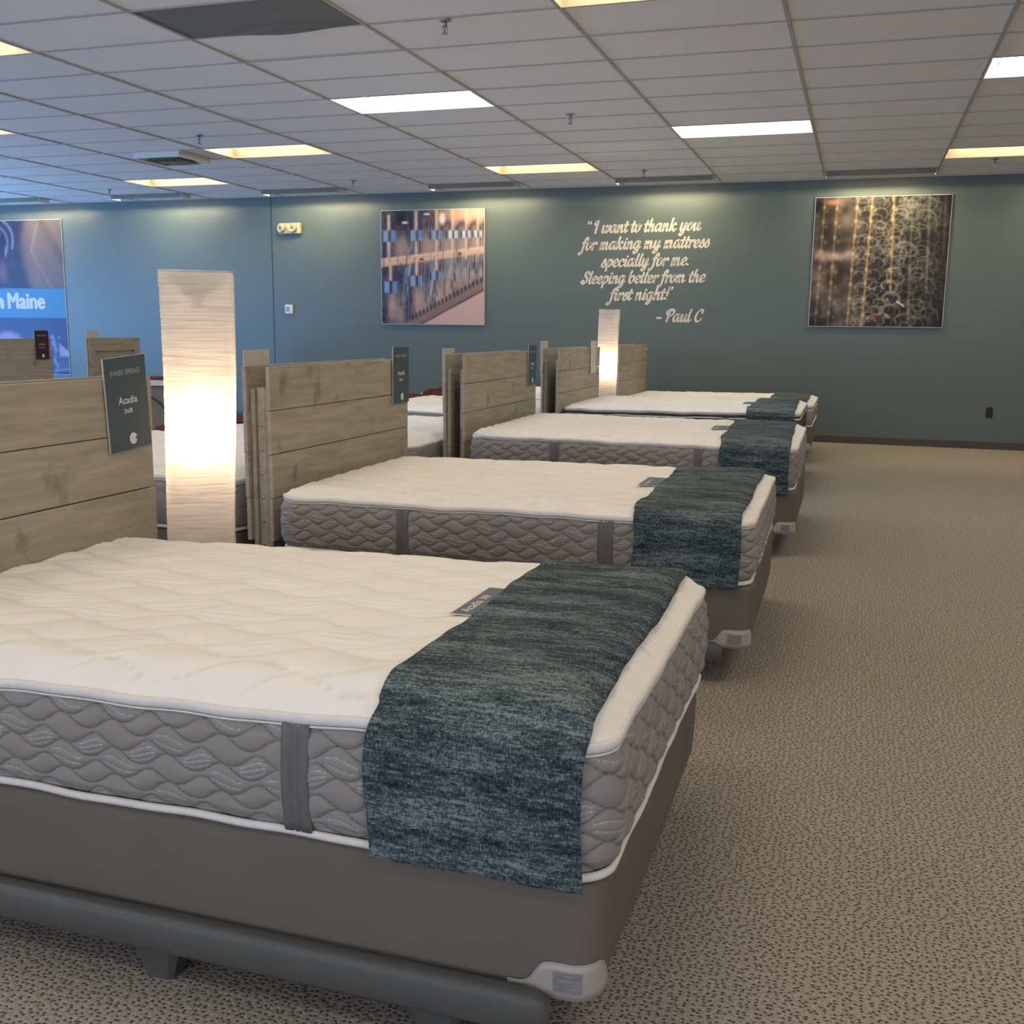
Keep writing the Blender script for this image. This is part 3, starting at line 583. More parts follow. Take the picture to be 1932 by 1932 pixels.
# quotation in script lettering : brush strokes swept by hand
G = {
 'a': (.90, [[(.64, .84), (.50, 1.0), (.28, .98), (.10, .62), (.10, .22), (.26, .0), (.46, .16), (.66, .9)], [(.70, 1.02), (.64, .4), (.68, .06), (.82, .02), (.98, .24)]]),
 'b': (.80, [[(.24, 1.72), (.13, 1.0), (.12, .3), (.28, .0), (.52, .12), (.66, .55), (.60, .9), (.46, .98), (.30, .8)]]),
 'c': (.68, [[(.56, .72), (.56, .94), (.38, 1.0), (.15, .72), (.10, .3), (.28, .0), (.48, .06), (.68, .28)]]),
 'e': (.70, [[(.12, .44), (.38, .48), (.56, .74), (.44, 1.0), (.24, .92), (.10, .55), (.12, .18), (.30, .0), (.50, .06), (.70, .28)]]),
 'f': (.52, [[(.60, 1.42), (.58, 1.66), (.42, 1.70), (.30, 1.35), (.22, .6), (.16, -.1), (.04, -.55), (-.14, -.66), (-.24, -.50), (-.14, -.36)], [(.06, .98), (.52, 1.02)]]),
 'g': (.88, [[(.64, .84), (.50, 1.0), (.28, .98), (.10, .62), (.10, .22), (.26, .0), (.46, .16), (.64, .85)], [(.70, 1.0), (.62, .2), (.56, -.42), (.40, -.66), (.20, -.58), (.24, -.36), (.52, -.14), (.92, .26)]]),
 'h': (.84, [[(.28, 1.72), (.18, .9), (.12, .0)], [(.14, .36), (.34, .9), (.52, .98), (.56, .6), (.54, .14), (.66, .0), (.90, .26)]]),
 'i': (.42, [[(.20, 1.0), (.14, .34), (.20, .02), (.32, .02), (.48, .26)]]),
 'k': (.86, [[(.28, 1.72), (.18, .9), (.12, .0)], [(.20, .56), (.44, .80), (.60, 1.04), (.68, .90)], [(.20, .56), (.36, .48), (.50, .12), (.64, -.02), (.90, .26)]]),
 'l': (.42, [[(.30, 1.72), (.18, 1.0), (.14, .3), (.20, .02), (.32, .02), (.48, .26)]]),
 'm': (1.16, [[(.18, 1.0), (.12, .0)], [(.14, .36), (.30, .9), (.46, .98), (.48, .6), (.44, .0)], [(.46, .36), (.62, .9), (.80, .98), (.84, .6), (.82, .14), (.92, .0), (1.18, .26)]]),
 'n': (.84, [[(.18, 1.0), (.12, .0)], [(.14, .36), (.34, .9), (.52, .98), (.56, .6), (.54, .14), (.66, .0), (.90, .26)]]),
 'o': (.74, [[(.44, 1.0), (.24, .94), (.10, .55), (.14, .12), (.32, .0), (.52, .2), (.58, .62), (.48, .92), (.42, .98)], [(.50, .84), (.62, .72), (.78, .88)]]),
 'p': (.78, [[(.26, 1.0), (.16, .2), (.08, -.62)], [(.18, .5), (.38, .94), (.56, .96), (.64, .6), (.54, .16), (.34, .0), (.20, .14)]]),
 'r': (.60, [[(.18, 1.0), (.12, .0)], [(.14, .36), (.28, .84), (.42, 1.0), (.54, .98), (.56, .80)]]),
 's': (.60, [[(.02, .26), (.20, .7), (.34, 1.08), (.40, .72), (.50, .34), (.40, .02), (.20, -.02), (.08, .16)]]),
 't': (.46, [[(.28, 1.46), (.18, .8), (.14, .3), (.20, .02), (.32, .02), (.48, .26)], [(.02, .98), (.46, 1.02)]]),
 'u': (.86, [[(.18, 1.0), (.12, .34), (.20, .0), (.38, .08), (.56, .6), (.62, .9)], [(.66, 1.0), (.60, .4), (.64, .04), (.76, .02), (.92, .26)]]),
 'w': (1.02, [[(.16, 1.0), (.12, .3), (.22, .0), (.40, .12), (.52, .7)], [(.54, 1.0), (.50, .3), (.60, .0), (.80, .2), (.94, .7), (.88, .98), (.76, .90), (.96, .82), (1.06, .88)]]),
 'y': (.84, [[(.18, 1.0), (.12, .34), (.20, .0), (.38, .08), (.56, .6), (.62, .9)], [(.66, 1.0), (.58, .2), (.50, -.42), (.34, -.66), (.14, -.58), (.18, -.36), (.46, -.14), (.88, .26)]]),
 'I': (.66, [[(.50, 1.68), (.42, .9), (.34, .0)], [(.50, 1.68), (.28, 1.66), (.12, 1.40), (.18, 1.18)]]),
 'S': (.92, [[(.84, 1.36), (.78, 1.66), (.52, 1.70), (.36, 1.40), (.44, 1.08), (.66, .76), (.70, .36), (.46, .02), (.14, .02), (.04, .26), (.16, .42), (.30, .30)]]),
 'P': (.98, [[(.48, 1.56), (.38, .9), (.24, .0)], [(.22, 1.02), (.10, 1.34), (.26, 1.64), (.62, 1.74), (.94, 1.50), (.88, 1.06), (.62, .84), (.42, .90)]]),
 'C': (.92, [[(.84, 1.26), (.84, 1.58), (.62, 1.70), (.32, 1.36), (.16, .76), (.22, .2), (.48, .0), (.72, .12), (.88, .42)]]),
 '!': (.50, [[(.40, 1.70), (.30, 1.1), (.24, .52)]]),
 '-': (.62, [[(.06, .50), (.52, .50)]]),
}
DOTS = {'i': [(.27, 1.40)], '!': [(.16, .08)], '.': [(.14, .08)]}
def catmull(P_, n=9):
    P_ = [np.array(p) for p in P_]
    if len(P_) == 2: return [P_[0] + (P_[1] - P_[0]) * t for t in np.linspace(0, 1, n)]
    Q = [2 * P_[0] - P_[1]] + P_ + [2 * P_[-1] - P_[-2]]; out = []
    for i in range(1, len(Q) - 2):
        for t in np.linspace(0, 1, n, endpoint=False):
            a, b, c, d = Q[i - 1:i + 3]; out.append(.5 * ((2 * b) + (c - a) * t + (2 * a - 5 * b + 4 * c - d) * t * t + (-a + 3 * b - 3 * c + d) * t ** 3))
    out.append(P_[-1]); return out
def script_line(s, x0, x1, z, zx, xh, parent, cx, cz):
    """s fitted between x0 and x1; baseline from z (left) to zx (right); xh = x-height in metres"""
    strokes = []; cur = 0
    for ch in s:
        if ch == ' ': cur += .42; continue
        if ch in '“”':
            for dx in (.10, .40):
                if ch == '“': strokes.append(([(cur + dx + .10, 1.74), (cur + dx, 1.55), (cur + dx + .02, 1.40)], [.05, .10, .15]))
                else: strokes.append(([(cur + dx + .06, 1.70), (cur + dx + .06, 1.55), (cur + dx - .06, 1.32)], [.15, .11, .04]))
            cur += .62; continue
        adv, st = G.get(ch, (.34, []))
        for q in st:
            pts = catmull([(p[0] + .16 * p[1], p[1]) for p in q]); wd = []
            for i, p in enumerate(pts):
                d = pts[min(i + 1, len(pts) - 1)] - pts[max(i - 1, 0)]; d = d / (np.linalg.norm(d) + 1e-9)
                cr_ = abs(d[0] * math.sin(math.radians(38)) - d[1] * math.cos(math.radians(38)))
                wd.append(.066 + .104 * min(1, cr_ * 1.15))
            strokes.append(([(p[0] + cur, p[1]) for p in pts], wd))
        for (dx, dz) in DOTS.get(ch, []): strokes.append(([(cur + dx + .16 * dz - .02, dz), (cur + dx + .16 * dz + .02, dz + .001)], [.15, .15]))
        cur += adv
    xs = [p[0] for q, _ in strokes for p in q]; a, b = min(xs) - .06, max(xs) + .06; sx = (x1 - x0) / (b - a)
    mb = MB()
    for pts, wd in strokes:
        P3 = [np.array((x0 + (p[0] - a) * sx, z + (zx - z) * (p[0] - a) / (b - a) + p[1] * xh)) for p in pts]; wd = [w_ * (sx * .5 + xh * .5) for w_ in wd]
        # round ends
        d0 = (P3[0] - P3[1]); d0 /= np.linalg.norm(d0) + 1e-9; d1 = (P3[-1] - P3[-2]); d1 /= np.linalg.norm(d1) + 1e-9
        P3 = [P3[0] + d0 * wd[0] * .95, P3[0] + d0 * wd[0] * .6] + P3 + [P3[-1] + d1 * wd[-1] * .6, P3[-1] + d1 * wd[-1] * .95]
        wd = [wd[0] * .25, wd[0] * .78] + list(wd) + [wd[-1] * .78, wd[-1] * .25]
        R = []
        for i, p in enumerate(P3):
            d = P3[min(i + 1, len(P3) - 1)] - P3[max(i - 1, 0)]; d = d / (np.linalg.norm(d) + 1e-9); n = np.array((-d[1], d[0]))
            ring = []
            for k in range(6):
                an = 2 * PI * k / 6; q = p + n * wd[i] * math.cos(an); ring.append((q[0] - cx, -.003 - .003 * math.sin(an), q[1] - cz))
            R.append(ring)
        mb.rings(R)
    return mb.build('lettering', M_vinyl, parent)
cx, cz = -2.7, 2.1
t = empty('wall_quotation', (cx, YW, cz), 0, 'cream script lettering quotation signed Paul C on the green wall', 'wall lettering')
for s_, a, b, z, zx, xh in (('“I want to thank you', -3.43, -1.975, 2.572, 2.59, .086), ('for making my mattress', -3.555, -1.865, 2.362, 2.382, .086), ('specially for me.', -3.245, -2.12, 2.148, 2.162, .086),
                        ('Sleeping better from the', -3.505, -1.895, 1.935, 1.955, .086), ('first night!”', -3.165, -2.30, 1.725, 1.738, .086), ('- Paul C', -2.495, -1.905, 1.458, 1.462, .086)):
    script_line(s_, a, b, z, zx, xh, t, cx, cz)

# ---------------------------------------------------------------- bed building
def quilt(U, V, k=1.0, seamw=.0012, threads=(1 / 3, 2 / 3), off=0):
    """ogee cable quilting: leaning leaf cells between waving stitch lines, some cells filled with inner stitch lines"""
    wl, Pp, A, d2 = .127 * k, .0645 * k, .0148 * k, .0262 * k
    h = np.zeros_like(U); seam = np.zeros_like(U); thr = np.zeros_like(U)
    n0, n1 = int(np.floor(V.min() / Pp)) * 2 - 2, int(np.ceil(V.max() / Pp)) * 2 + 3
    def line(n):
        m, odd = n // 2, n % 2; th = 2 * PI * (U / wl + (.34 if odd else 0)); return m * Pp + (d2 if odd else 0) + A * np.cos(th + .16 * np.sin(th))
    lo = line(n0)
    for n in range(n0, n1):
        hi = line(n + 1); m = (V >= lo) & (V < hi); gap = np.maximum(hi - lo, 1e-4)
        if m.any():
            fz = np.clip((V - lo) / gap, 0, 1); mx_ = (.064 if n % 2 else .052) * k; g = gap / mx_; row = n // 2
            if n % 2 == 0: striped = np.full(U.shape, float(row % 2 == 0)); q_ = (.25, .5, .75)
            else:
                c = np.floor(U / wl + .55) % 3; striped = ((c != 2) if row % 2 else (c == 2)).astype(float); q_ = threads
            hh = np.sin(PI * fz) ** .42 * np.clip(g * 1.5, 0, 1) ** .6
            rid = np.zeros_like(U); tt = np.zeros_like(U)
            for q in q_:
                dq = (fz - q) * gap; rid = np.maximum(rid, np.exp(-(dq / (.0024 * k)) ** 2)); tt = np.maximum(tt, np.exp(-(dq / (seamw * .8)) ** 2))
            on = striped * np.clip((g - .45) * 5, 0, 1)
            hh = hh - rid * on * .30
            h = np.where(m, hh, h); dist = np.minimum(fz, 1 - fz) * gap
            seam = np.where(m, np.exp(-(dist / seamw) ** 2), seam); thr = np.where(m, tt * (on > .5), thr)
        lo = hi
    return h, seam, thr

def rr_perimeter(x0, x1, y0, y1, rad, step_near, step_foot, step_far, step_head):
    """outline starting at head-near, along near side (y0), foot (x1), far (y1), head (x0). returns P (n,2), N (n,2), s (n)"""
    P_, N_ = [], []
    def seg(a, b, n, st):
        L = math.dist(a, b); k = max(2, int(L / st))
        for t in np.linspace(0, 1, k, endpoint=False): P_.append((a[0] + (b[0] - a[0]) * t, a[1] + (b[1] - a[1]) * t)); N_.append(n)
    def arc(c, a0, st):
        k = max(6, int(rad * PI / 2 / st))
        for t in np.linspace(0, 1, k, endpoint=False):
            a = a0 + t * PI / 2; P_.append((c[0] + rad * math.cos(a), c[1] + rad * math.sin(a))); N_.append((math.cos(a), math.sin(a)))
    seg((x0 + rad, y0), (x1 - rad, y0), (0, -1), step_near); arc((x1 - rad, y0 + rad), -PI / 2, min(step_near, step_foot))
    seg((x1, y0 + rad), (x1, y1 - rad), (1, 0), step_foot); arc((x1 - rad, y1 - rad), 0, step_foot)
    seg((x1 - rad, y1), (x0 + rad, y1), (0, 1), step_far); arc((x0 + rad, y1 - rad), PI / 2, step_far)
    seg((x0, y1 - rad), (x0, y0 + rad), (-1, 0), step_head); arc((x0 + rad, y0 + rad), PI, step_head)
    P_ = np.array(P_); N_ = np.array(N_); d = np.linalg.norm(np.roll(P_, -1, 0) - P_, axis=1); s = np.concatenate([[0], np.cumsum(d)[:-1]])
    return P_, N_, s

def wob(x, seed=0, a=.0025):
    return a * (np.sin(x * 9.1 + seed) + .7 * np.sin(x * 17.3 + seed * 2.3) + .45 * np.sin(x * 31 + seed * 1.7))

class Bed:
    pass
def make_bed(ox, oy, rz, L, W, zb, zm, zt0, zt1, crown, near_step=.006, foot_step=.01, vstep=.006, topstep=.016, style='wave', handles=(), hx=None, seed=0, box_out=.0, lab=None, far_fine=False, groups=None, pillow=False):
    """local frame: foot-near floor corner at origin, head towards -x, far side +y.
       zb: box spring bottom, zm: mattress bottom, zt0/zt1: piping height at head/foot"""
    r_ = .075; B_ = Bed(); B_.L, B_.W, B_.zt0, B_.zt1, B_.crown = L, W, zt0, zt1, crown
    lf, lb, lmx = lab
    # --- frame
    t = empty('bed_support', (ox, oy, 0), rz, lf, 'bed frame', groups[0])
    z0, z1, wd = .086, .170, .055
    def rail(y0):
        R = []; n = 14
        sec = [(wd / 2 * math.copysign(abs(math.cos(a)) ** .7, math.cos(a)), (z1 - z0) / 2 * math.copysign(abs(math.sin(a)) ** .6, math.sin(a))) for a in [2 * PI * k / n for k in range(n)]]
        for x, s_ in ((-.085, .05), (-.088, .45), (-.098, .75), (-.115, .93), (-.14, 1), (-.165, 1.0), (-.166, .985), (-L + .12, .985), (-L + .06, .9), (-L + .05, .3)):
            R.append([(x, y0 + a * s_, (z0 + z1) / 2 + b * s_) for a, b in sec])
        return MB().rings(R)
    rail(-.0285).build('side_rail', M_frame, t, True); rail(W + .0285).build('side_rail', M_frame, t, True)
    for x in (-.42, -1.0, -1.6): MB().box(x - .04, x + .04, .02, W - .02, .09, zb - .004, .01).build('cross_beam', M_frame, t)
    for x in (-.32, -.95, -1.58):
        for y in (.02, W / 2, W - .02):
            MB().rings([[(x + a * (.034 if z == 0 else .068), y + b * (.028 if z == 0 else .045), z) for a, b in ((-1, -.7), (-.7, -1), (.7, -1), (1, -.7), (1, .7), (.7, 1), (-.7, 1), (-1, .7))] for z in (0, .104)]).build('leg', M_frame, t)
    # --- box spring
    t = empty('box_spring', (ox, oy, zb), rz, lb, 'box spring', groups[1])
    bo = box_out; P_, N_, s = rr_perimeter(-L, bo, 0, W, .055, .05, .05, .1, .1)
    prof = [(-.05, 0), (-.012, 0), (-.002, .004), (0, .012)] + [(.0025 * math.sin(v * PI), .012 + v * (zm - zb - .034)) for v in np.linspace(.1, .9, 6)] + [(0, zm - zb - .022), (-.003, zm - zb - .012), (-.010, zm - zb - .005), (-.022, zm - zb - .002), (-.08, zm - zb - .0015)]
    V = np.zeros((len(P_), len(prof), 3))
    for q, (o_, z) in enumerate(prof): V[:, q, :2] = P_ + N_ * (o_ + .002 * np.sin(s * 5 + q * .4 + seed))[:, None]; V[:, q, 2] = z
    me = mesh_np('cover', V.reshape(-1, 3), grid_faces(len(P_), len(prof), True), [M_box], True); link('fabric_cover', me, t)
    MB().box(-L + .04, bo - .04, .04, W - .04, zm - zb - .012, zm - zb - .002).build('top_deck', M_box, t)
    gh = .072
    for side in (0, 1):
        cy = .055 if side == 0 else W - .055; sg = -1 if side == 0 else 1
        path = []
        for d in np.linspace(.115, 0, 14): path.append(((bo - .055 - d, 0 if side == 0 else W), (0, sg), -d))
        for a in np.linspace(0, PI / 2, 8)[1:]: path.append(((bo - .055 + .055 * math.sin(a), cy + sg * .055 * math.cos(a)), (math.sin(a), sg * math.cos(a)), .055 * a))
        for d in np.linspace(0, .022, 4)[1:]: path.append(((bo, cy - sg * d), (1, 0), .086 + d))
        rows = 5; Vg = np.zeros((len(path), rows, 3)); 
        for i, (p, n_, ss) in enumerate(path):
            hh = .022 + (gh - .022) / (1 + math.exp(-(ss + .062) / .007)); 
            if ss > .07: hh *= 1 - .75 * min(1, (ss - .07) / .036)
            for q in range(rows):
                zz = -.004 + hh * q / (rows - 1); o_ = .0015
                Vg[i, q] = (p[0] + n_[0] * o_, p[1] + n_[1] * o_, zz)
        me = mesh_np('guard', Vg.reshape(-1, 3), grid_faces(len(path), rows), [M_guard], True)
        o = link('corner_guard', me, t); sm = o.modifiers.new('s', 'SOLIDIFY'); sm.thickness = .0025; sm.offset = 1
        if side == 0:
            # raised rim and printed patch
            rim = MB().tube([tuple(Vg[i, -1] + np.array((path[i][1][0], path[i][1][1], 0)) * .002) for i in range(len(path))], .0016, 6).build('rim', M_guard, o, True)
            px = []
            for (p, n_, ss) in path:
                if -.03 < ss < .03: px.append((p, n_))
            Vp = []
            for (p, n_) in px:
                for zz in (.012, .052): Vp.append((p[0] + n_[0] * .0062, p[1] + n_[1] * .0062, zz))
            link('printed_patch', mesh_np('p', Vp, grid_faces(len(px), 2), [M_print], True), o)
    # --- mattress
    t = empty('mattress', (ox, oy, zm), rz, lmx, 'mattress', groups[2])
    def ztop(x): q = np.clip((x + L) / L, 0, 1); return zt0 + (zt1 - zt0) * q ** 1.3 - zm
    B_.ztop = ztop; hy = 0
    P_, N_, s = rr_perimeter(-L, 0, 0, W, r_, near_step, foot_step, near_step if far_fine else .03, .06)
    H = (zt0 + zt1) / 2 - zm; nv = max(8, int(H / vstep)); vv = np.linspace(0, 1, nv)
    S, VV = np.meshgrid(s, vv, indexing='ij'); xs = P_[:, 0][:, None]; zt = ztop(xs) + wob(S, seed)
    zbm = .010 + wob(S, seed + 3, .0015)
    if style == 'wave': hq, seam, thr = quilt(S + seed * .031, VV * H + .012)
    elif style == 'lobes': hq, seam, thr = quilt(S, VV * H, 2.2); thr = thr * 0
    else: hq, seam, thr = np.zeros_like(S), np.zeros_like(S), np.zeros_like(S)
    dot = (np.arange(len(s)) % 2 == 0)[:, None] * .75 + .25
    fine = 1.0 if near_step < .005 else .55
    pinch = np.zeros_like(S)
    for hx_ in handles:
        for yy in (0, 1):
            cond = (np.abs(P_[:, 1] - (0 if yy == 0 else W)) < .01)[:, None]
            pinch = np.maximum(pinch, cond * np.exp(-((xs - hx_) / .035) ** 4))
    edge = np.clip(np.minimum(VV, 1 - VV) * 7, 0, 1) ** .5
    off = -.012 + .016 * edge + .010 * np.sin(PI * VV) + .0105 * hq * edge * (1 - pinch) + .003 * np.sin(S * 4.2 + seed) * np.sin(PI * VV)
    X = P_[:, 0][:, None] + N_[:, 0][:, None] * off; Y = P_[:, 1][:, None] + N_[:, 1][:, None] * off; Z = zbm + (zt - .006 - zbm) * VV
    V = np.stack([X, Y, Z], -1).reshape(-1, 3)
    mb_ = M_border if style != 'dark' else M_border_dark
    me = mesh_np('border', V, grid_faces(len(s), nv, True), [mb_], True, {'seam': (seam * dot * fine * (1 - pinch)).ravel(), 'thread': (thr * dot * fine * (1 - pinch)).ravel()})
    link('quilted_border', me, t)
    # piping: top and bottom (and a second seam for the pillow top)
    def pipe(zf, rad, ooff, nm='piping', tall=1.25):
        sub = slice(0, len(P_), max(1, int(.012 / near_step))); Pq, Nq, sq = P_[sub], N_[sub], s[sub]; n = 7; Vt = np.zeros((len(Pq), n, 3))
        zz = zf(Pq[:, 0], sq)
        for k in range(n):
            a = 2 * PI * k / n; o_ = ooff + rad * math.cos(a) + wob(sq, seed + 5, .0012); Vt[:, k, 0] = Pq[:, 0] + Nq[:, 0] * o_; Vt[:, k, 1] = Pq[:, 1] + Nq[:, 1] * o_; Vt[:, k, 2] = zz + rad * tall * math.sin(a)
        I = np.arange(len(Pq)); F = []
        for k in range(n): F.append(np.stack([I * n + k, ((I + 1) % len(Pq)) * n + k, ((I + 1) % len(Pq)) * n + (k + 1) % n, I * n + (k + 1) % n], -1))
        return link(nm, mesh_np(nm, Vt.reshape(-1, 3), np.concatenate(F), [M_piping], True), t)
    pipe(lambda x, q: ztop(x) + wob(q, seed) - .002, .0055, .008, tall=2.0)
    pipe(lambda x, q: ztop(x) + wob(q, seed) - .0155, .0022, .008)
    pipe(lambda x, q: .008 + 0 * x + wob(q, seed + 3, .0015), .007, .004)
    if pillow: pipe(lambda x, q: ztop(x) - .045 + wob(q, seed + 8, .002), .006, .006)
    # top panel
    nx = int((L - .0) / topstep); ny = int(W / topstep)
    def warp(n):  # denser at the edges
        q = np.linspace(0, 1, n); k = np.linspace(-1, 1, n); return .5 + .5 * (k * .75 + .25 * k ** 5) / 1.0
    a = warp(nx); b = warp(ny); Yt = b * W
    dy = np.minimum(Yt, W - Yt); inset = np.where(dy < r_, r_ - np.sqrt(np.maximum(r_ ** 2 - (r_ - dy) ** 2, 0)), 0)
    XT = -L + inset[None] + a[:, None] * (L - 2 * inset[None]); YT = np.repeat(Yt[None], nx, 0)
    dx_ = np.minimum((XT + L - inset[None]) * 2.5, -inset[None] - XT); dd = np.minimum(np.maximum(dx_, 0), np.repeat(dy[None], nx, 0))
    w_ = .13; cr_ = crown * (1 - (1 - np.clip(dd / w_, 0, 1)) ** 2.4)
    hq, seam, thr = quilt(XT * .985 + YT * .17 + 3.1 + seed * .13, YT * .985 - XT * .17, 2.55, seamw=.0035, threads=(.2, .4, .6, .8))
    amp = np.clip(np.minimum(dd, XT + L) / .05, 0, 1)
    ss = P_[:, 0] * 0
    # edge wobble must equal the piping's: use arclength approx on near/foot edges
    wobE = np.where((YT < W / 2) & (YT < -XT), wob(XT + L - r_, seed), wob((L - 2 * r_) + r_ * PI / 2 + YT - r_, seed)) * np.clip(1 - dd / .06, 0, 1)
    Zt = ztop(XT) + .004 + cr_ + .015 * (hq - .75) * amp + wobE + .002 * amp * np.sin(XT * 3 + YT * 4 + seed)
    ex = .006
    V = np.stack([XT + ex * np.sign(XT + L / 2) * (dd < .001), YT + ex * np.sign(YT - W / 2) * (dd < .001), Zt], -1).reshape(-1, 3)
    me = mesh_np('top', V, grid_faces(nx, ny), [M_top], True, {'seam': (seam * .7 * amp).ravel(), 'thread': np.zeros(nx * ny)}); link('top_panel', me, t)
    B_.zsurf = lambda x, y: float(ztop(x)) + zm + .004 + crown * (1 - (1 - min(max(min(y, W - y, -x), 0) / w_, 1)) ** 2.4)
    # handles
    for hx_ in handles:
        for yy in (0, W):
            sg = -1 if yy == 0 else 1; h = float(ztop(hx_)); R = []
            for z in np.linspace(.012, h - .010, 10):
                q = z / h; o_ = .012 * math.sin(PI * q) + .003 if 1 else 0; ring = []
                for (dx, do) in ((-.030, -.006), (-.030, .003), (-.024, .005), (-.010, .004), (-.0075, .0015), (-.005, .004), (.003, .004), (.0055, .0015), (.008, .004), (.024, .005), (.030, .003), (.030, -.006)):
                    ring.append((hx_ + dx, yy + sg * (o_ + do), z))
                R.append(ring)
            MB().rings(R).build('handle', M_handle, t, True)
    return t, B_

def runner(ox, oy, rz, B_, zlow, xl_side, xr_side, xl_far, xr_far, m, label, group, seed=0, far_drop=.20, t_low=None):
    """cloth strip across the foot, hanging down the near side to zlow"""
    W = B_.W; P_ = []; z_e = B_.zsurf((xl_side + xr_side) / 2, .0)
    hz = np.linspace(zlow, z_e - .022, 26)
    for z in hz: P_.append((-.029 - .005 * math.sin((z - zlow) * 9), z, 0))
    for a in np.linspace(0, PI / 2, 9)[1:]: P_.append((-.029 + .052 * (1 - math.cos(a)), z_e - .022 + .044 * math.sin(a), 0))
    ny = int(W / .02)
    for y in np.linspace(.03, W - .03, ny): P_.append((y, None, (y - .0) / W))
    for a in np.linspace(PI / 2, 0, 7)[1:]: P_.append((W + .029 - .052 * (1 - math.cos(a)), z_e - .022 + .044 * math.sin(a), 1))
    for z in np.linspace(z_e - .05, z_e - far_drop, 10): P_.append((W + .029, z, 1))
    nw = 26; V = np.zeros((len(P_), nw, 3)); q = np.linspace(0, 1, nw)
    for i, (y, z, t_) in enumerate(P_):
        xl = xl_side + (xl_far - xl_side) * t_; xr = xr_side + (xr_far - xr_side) * t_
        wl_ = .005 * math.sin(i * .21 + seed) - (.012 * math.sin(PI * min(max(t_ * 5, 0), 1)) if t_ < .2 else 0)
        x = xl + wl_ + (xr + .003 * math.sin(i * .17 + 1 + seed) - xl - wl_) * q
        V[i, :, 0] = x
        if z is None:
            V[i, :, 1] = y
            zz = np.array([B_.zsurf(min(xx, -.012), max(y, .045)) for xx in x]) if y < .06 else np.array([B_.zsurf(min(xx, -.012), y) for xx in x])
            V[i, :, 2] = np.maximum(zz + .011, z_e + .021) + .0016 * np.sin(y * 42 + x * 9 + seed) + .0010 * np.sin(y * 23 - x * 14)
        else:
            V[i, :, 1] = y + .003 * np.sin(x * 22 + seed) * (1 if t_ == 0 else .3); V[i, :, 2] = z
    # smooth the z of the transition rows
    for _ in range(3): V[24:40, :, 2] = (V[23:39, :, 2] + 2 * V[24:40, :, 2] + V[25:41, :, 2]) / 4
    me = mesh_np('runner', V.reshape(-1, 3), grid_faces(len(P_), nw), [m], True)
    o = link('bed_runner', me); o.location = (ox, oy, 0); o.rotation_euler = (0, 0, rz); tag(o, label, 'bed runner', group)
    sm = o.modifiers.new('thickness', 'SOLIDIFY'); sm.thickness = .004; sm.offset = 1
    return o

def headboard(x, y0, y1, label, face=1, bolts=False, seed=0, group='plank headboards', sx=None, dz=0):
    """face=+1 boards look towards +x. planks one by one, posts behind"""
    rr_ = random.Random(seed); t = empty('headboard', (x, (y0 + y1) / 2, 0), 0, label, 'headboard', group); hw = (y1 - y0) / 2
    zs = [(.986, 1.180), (.791, .983), (.592, .788), (.397, .589)]
    for i, (a, b) in enumerate(zs):
        j0, j1 = rr_.uniform(-.006, .006), rr_.uniform(-.006, .006); xo = rr_.uniform(-.0015, .0015); tl = rr_.uniform(-.0016, .0016)
        xa, xb = (-.020, 0) if face > 0 else (0, .020)
        MB().box(xa + xo, xb + xo, -hw + j0, hw + j1, a + dz, b + dz, .0025, R=Matrix.Rotation(tl, 3, 'X')).build('plank', M_wood, t)
    for s_ in (-1, 1):
        yc = s_ * (hw - .07); xa, xb = (-.044, -.022) if face > 0 else (.022, .044)
        MB().box(xa, xb, yc - .045, yc + .045, 0, 1.08 + dz, .002).build('post', M_wood, t)
        if face < 0 and bolts:
            MB().box(.046, .088, yc - .03, yc + .03, 0, 1.085 + dz, .002).build('post', M_wood, t)
            if s_ < 0:
                for z in np.arange(.15, 1.05, .11): MB().lathe([(.001, .004), (.006, .003), (.007, 0), (.001, -.001)], (.067, yc - .031, z), 10, 'y').build('bolt', M_chrome, t)
    for z in (.24,): 
        xa, xb = (-.020, 0) if face > 0 else (0, .020)
        MB().box(xa, xb, -hw + .03, hw - .03, z - .06, z + .06, .002).build('rail', M_wood, t)
    return t

